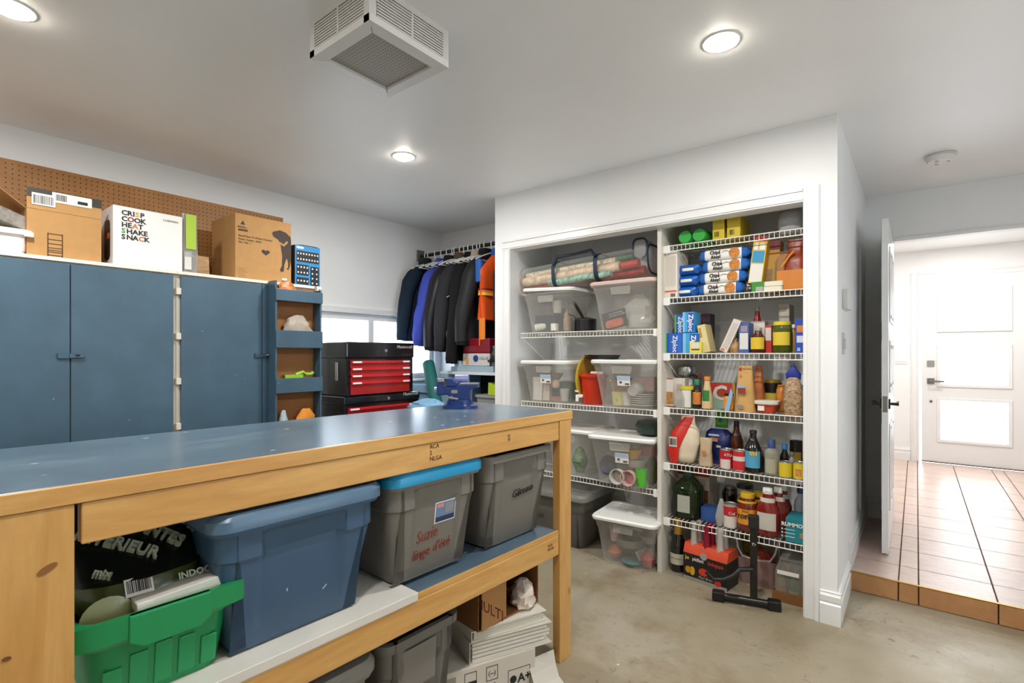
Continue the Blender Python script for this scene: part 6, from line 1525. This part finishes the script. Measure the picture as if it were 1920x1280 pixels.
# black upright stand
sa, sb2 = at(1347, 1118, z=.02), at(1452, 1136, z=.02)
ang = math.atan2(sb2.y - sa.y, sb2.x - sa.x); mid = (sa + sb2)/2; sw = (sb2 - sa).length
t = thing('floor_stand', 'black metal floor stand with a bar foot and bent arm, before the bottom shelf', 'stand', (mid.x, mid.y, 0), ang)
MB().tube([(-sw/2 + .02, 0, .026), (sw/2 - .02, 0, .026)], .020, 14).build('foot_bar', M('#141414', .3), t, smooth=True)
for s in (-1, 1): B(s*sw/2 - .032, -.026, 0, s*sw/2 + .032, .026, .052).build('end_cap', M('#0c0c0c', .6), t, bevel=.008, seg=3)
px_ = sw*.14
hS = at(1421, 968, y=mid.y).z
B(px_ - .018, -.012, .03, px_ + .018, .012, hS - .06).build('post', M('#101010', .35), t, bevel=.003)
B(px_ - .026, -.02, hS - .07, px_ + .026, .02, hS).build('post_cap', M('#161616', .6), t, bevel=.004)
text('Tr', .022, OFFW, t, (px_ - .014, -.0135, hS - .16), shear=.3)
MB().tube([(px_ - .01, -.02, .205), (px_ - .07, -.05, .205), (px_ - .10, -.06, .17), (px_ - .15, -.07, .145), (px_ - .20, -.075, .14), (px_ - .235, -.07, .175)], .0125, 10).build('bent_arm', M('#0f0f0f', .4), t, smooth=True)
# open clear bin with red things
cc = at(1415, 1100, z=0)
t = thing('open_bin', 'clear open-front bin holding red packs behind the black stand', 'bin', (cc.x, cc.y + .04, .001), .02)
MB().loft([rr(.20, .22, .03, 4, 0, .11, 0), rr(.235, .25, .03, 4, 0, .11, .15)], True, False).build('lower_body', clear('#d9b9b4', .40, .15), t, smooth=True)
rimp = [(-.115, -.006, .30), (-.10, -.008, .20), (-.075, -.01, .155), (0, -.012, .145), (.075, -.01, .155), (.10, -.008, .20), (.125, -.004, .30)]
MB().tube(rimp, .006, 8).build('front_rim', clear('#e6dfd8', .7, .2), t, smooth=True)
MB().box(-.118, 0, .15, -.114, .22, .30).box(.118, 0, .15, .122, .22, .30).box(-.118, .225, .15, .122, .229, .30).build('upper_walls', clear('#d6cfc6', .3, .15), t)
crumple('red_packs', 'red and yellow wrapped packs inside the open clear bin', 'packs', (cc.x, cc.y + .16, .006), .17, .16, .16, M('#9a3a2a', .4, noise=.5, scale=18), 0)
cbag('yellow_pack', 'olive yellow pack standing in the open clear bin', 'pack', 1386, 1425, 1010, cc.y + .20, .10, .08, PILLOW, M('#8a7c2a', .35, noise=.3, scale=14), h=.20)
# tray of drinks in film
ta_, tb_ = at(1450, 1128, z=0), at(1513, 1143, z=0)
tcx, tw = (ta_.x + tb_.x)/2 + .01, .20
t = thing('drinks_tray', 'brown cardboard tray of shrink-wrapped bottles at the closet edge', 'tray', (tcx, 3.10, .001), .03)
MB().box(-tw/2, 0, 0, tw/2, .26, .003).box(-tw/2, 0, .003, tw/2, .004, .055).box(-tw/2, .256, .003, tw/2, .26, .055).box(-tw/2, .004, .003, -tw/2 + .004, .256, .055).box(tw/2 - .004, .004, .003, tw/2, .256, .055).build('tray', CARDD, t)
MB().loft([rr(tw - .012, .245, .03, 4, 0, .13, .03), rr(tw - .02, .24, .03, 4, 0, .13, .16), rr(tw - .06, .20, .03, 4, 0, .13, .22)]).build('film', clear('#b9b6aa', .30, .06), t, smooth=True)
panel(-.075, .15, .03, .172, .003, .001).build('white_label', OFFW, t)
for i in range(3):
    for j in range(3):
        b = MB().lathe([(.026, 0), (.028, .005), (.028, .09), (.014, .13), (.012, .15), (0, .151)], 14).build('juice_bottle', M(('#8a7a3a', '#5a6a4a', '#a8702c')[(i + j) % 3], .25), None, smooth=True)
        b.location = (tcx - .062 + i*.062, 3.145 + j*.07, .006)
        tag(b, 'small bottle in the shrink-wrapped tray, ' + ('left', 'middle', 'right')[i] + ' of the ' + ('front', 'second', 'rear')[j] + ' row', 'bottle', 'bottles in the shrink-wrapped tray')
        MB().lathe([(.0285, .03), (.0285, .06)], 14).build('label', M(('#d87a24', '#a3b83a', '#c9682c')[(i + 2*j) % 3], .5), b, smooth=True)
bpy.context.view_layer.update()
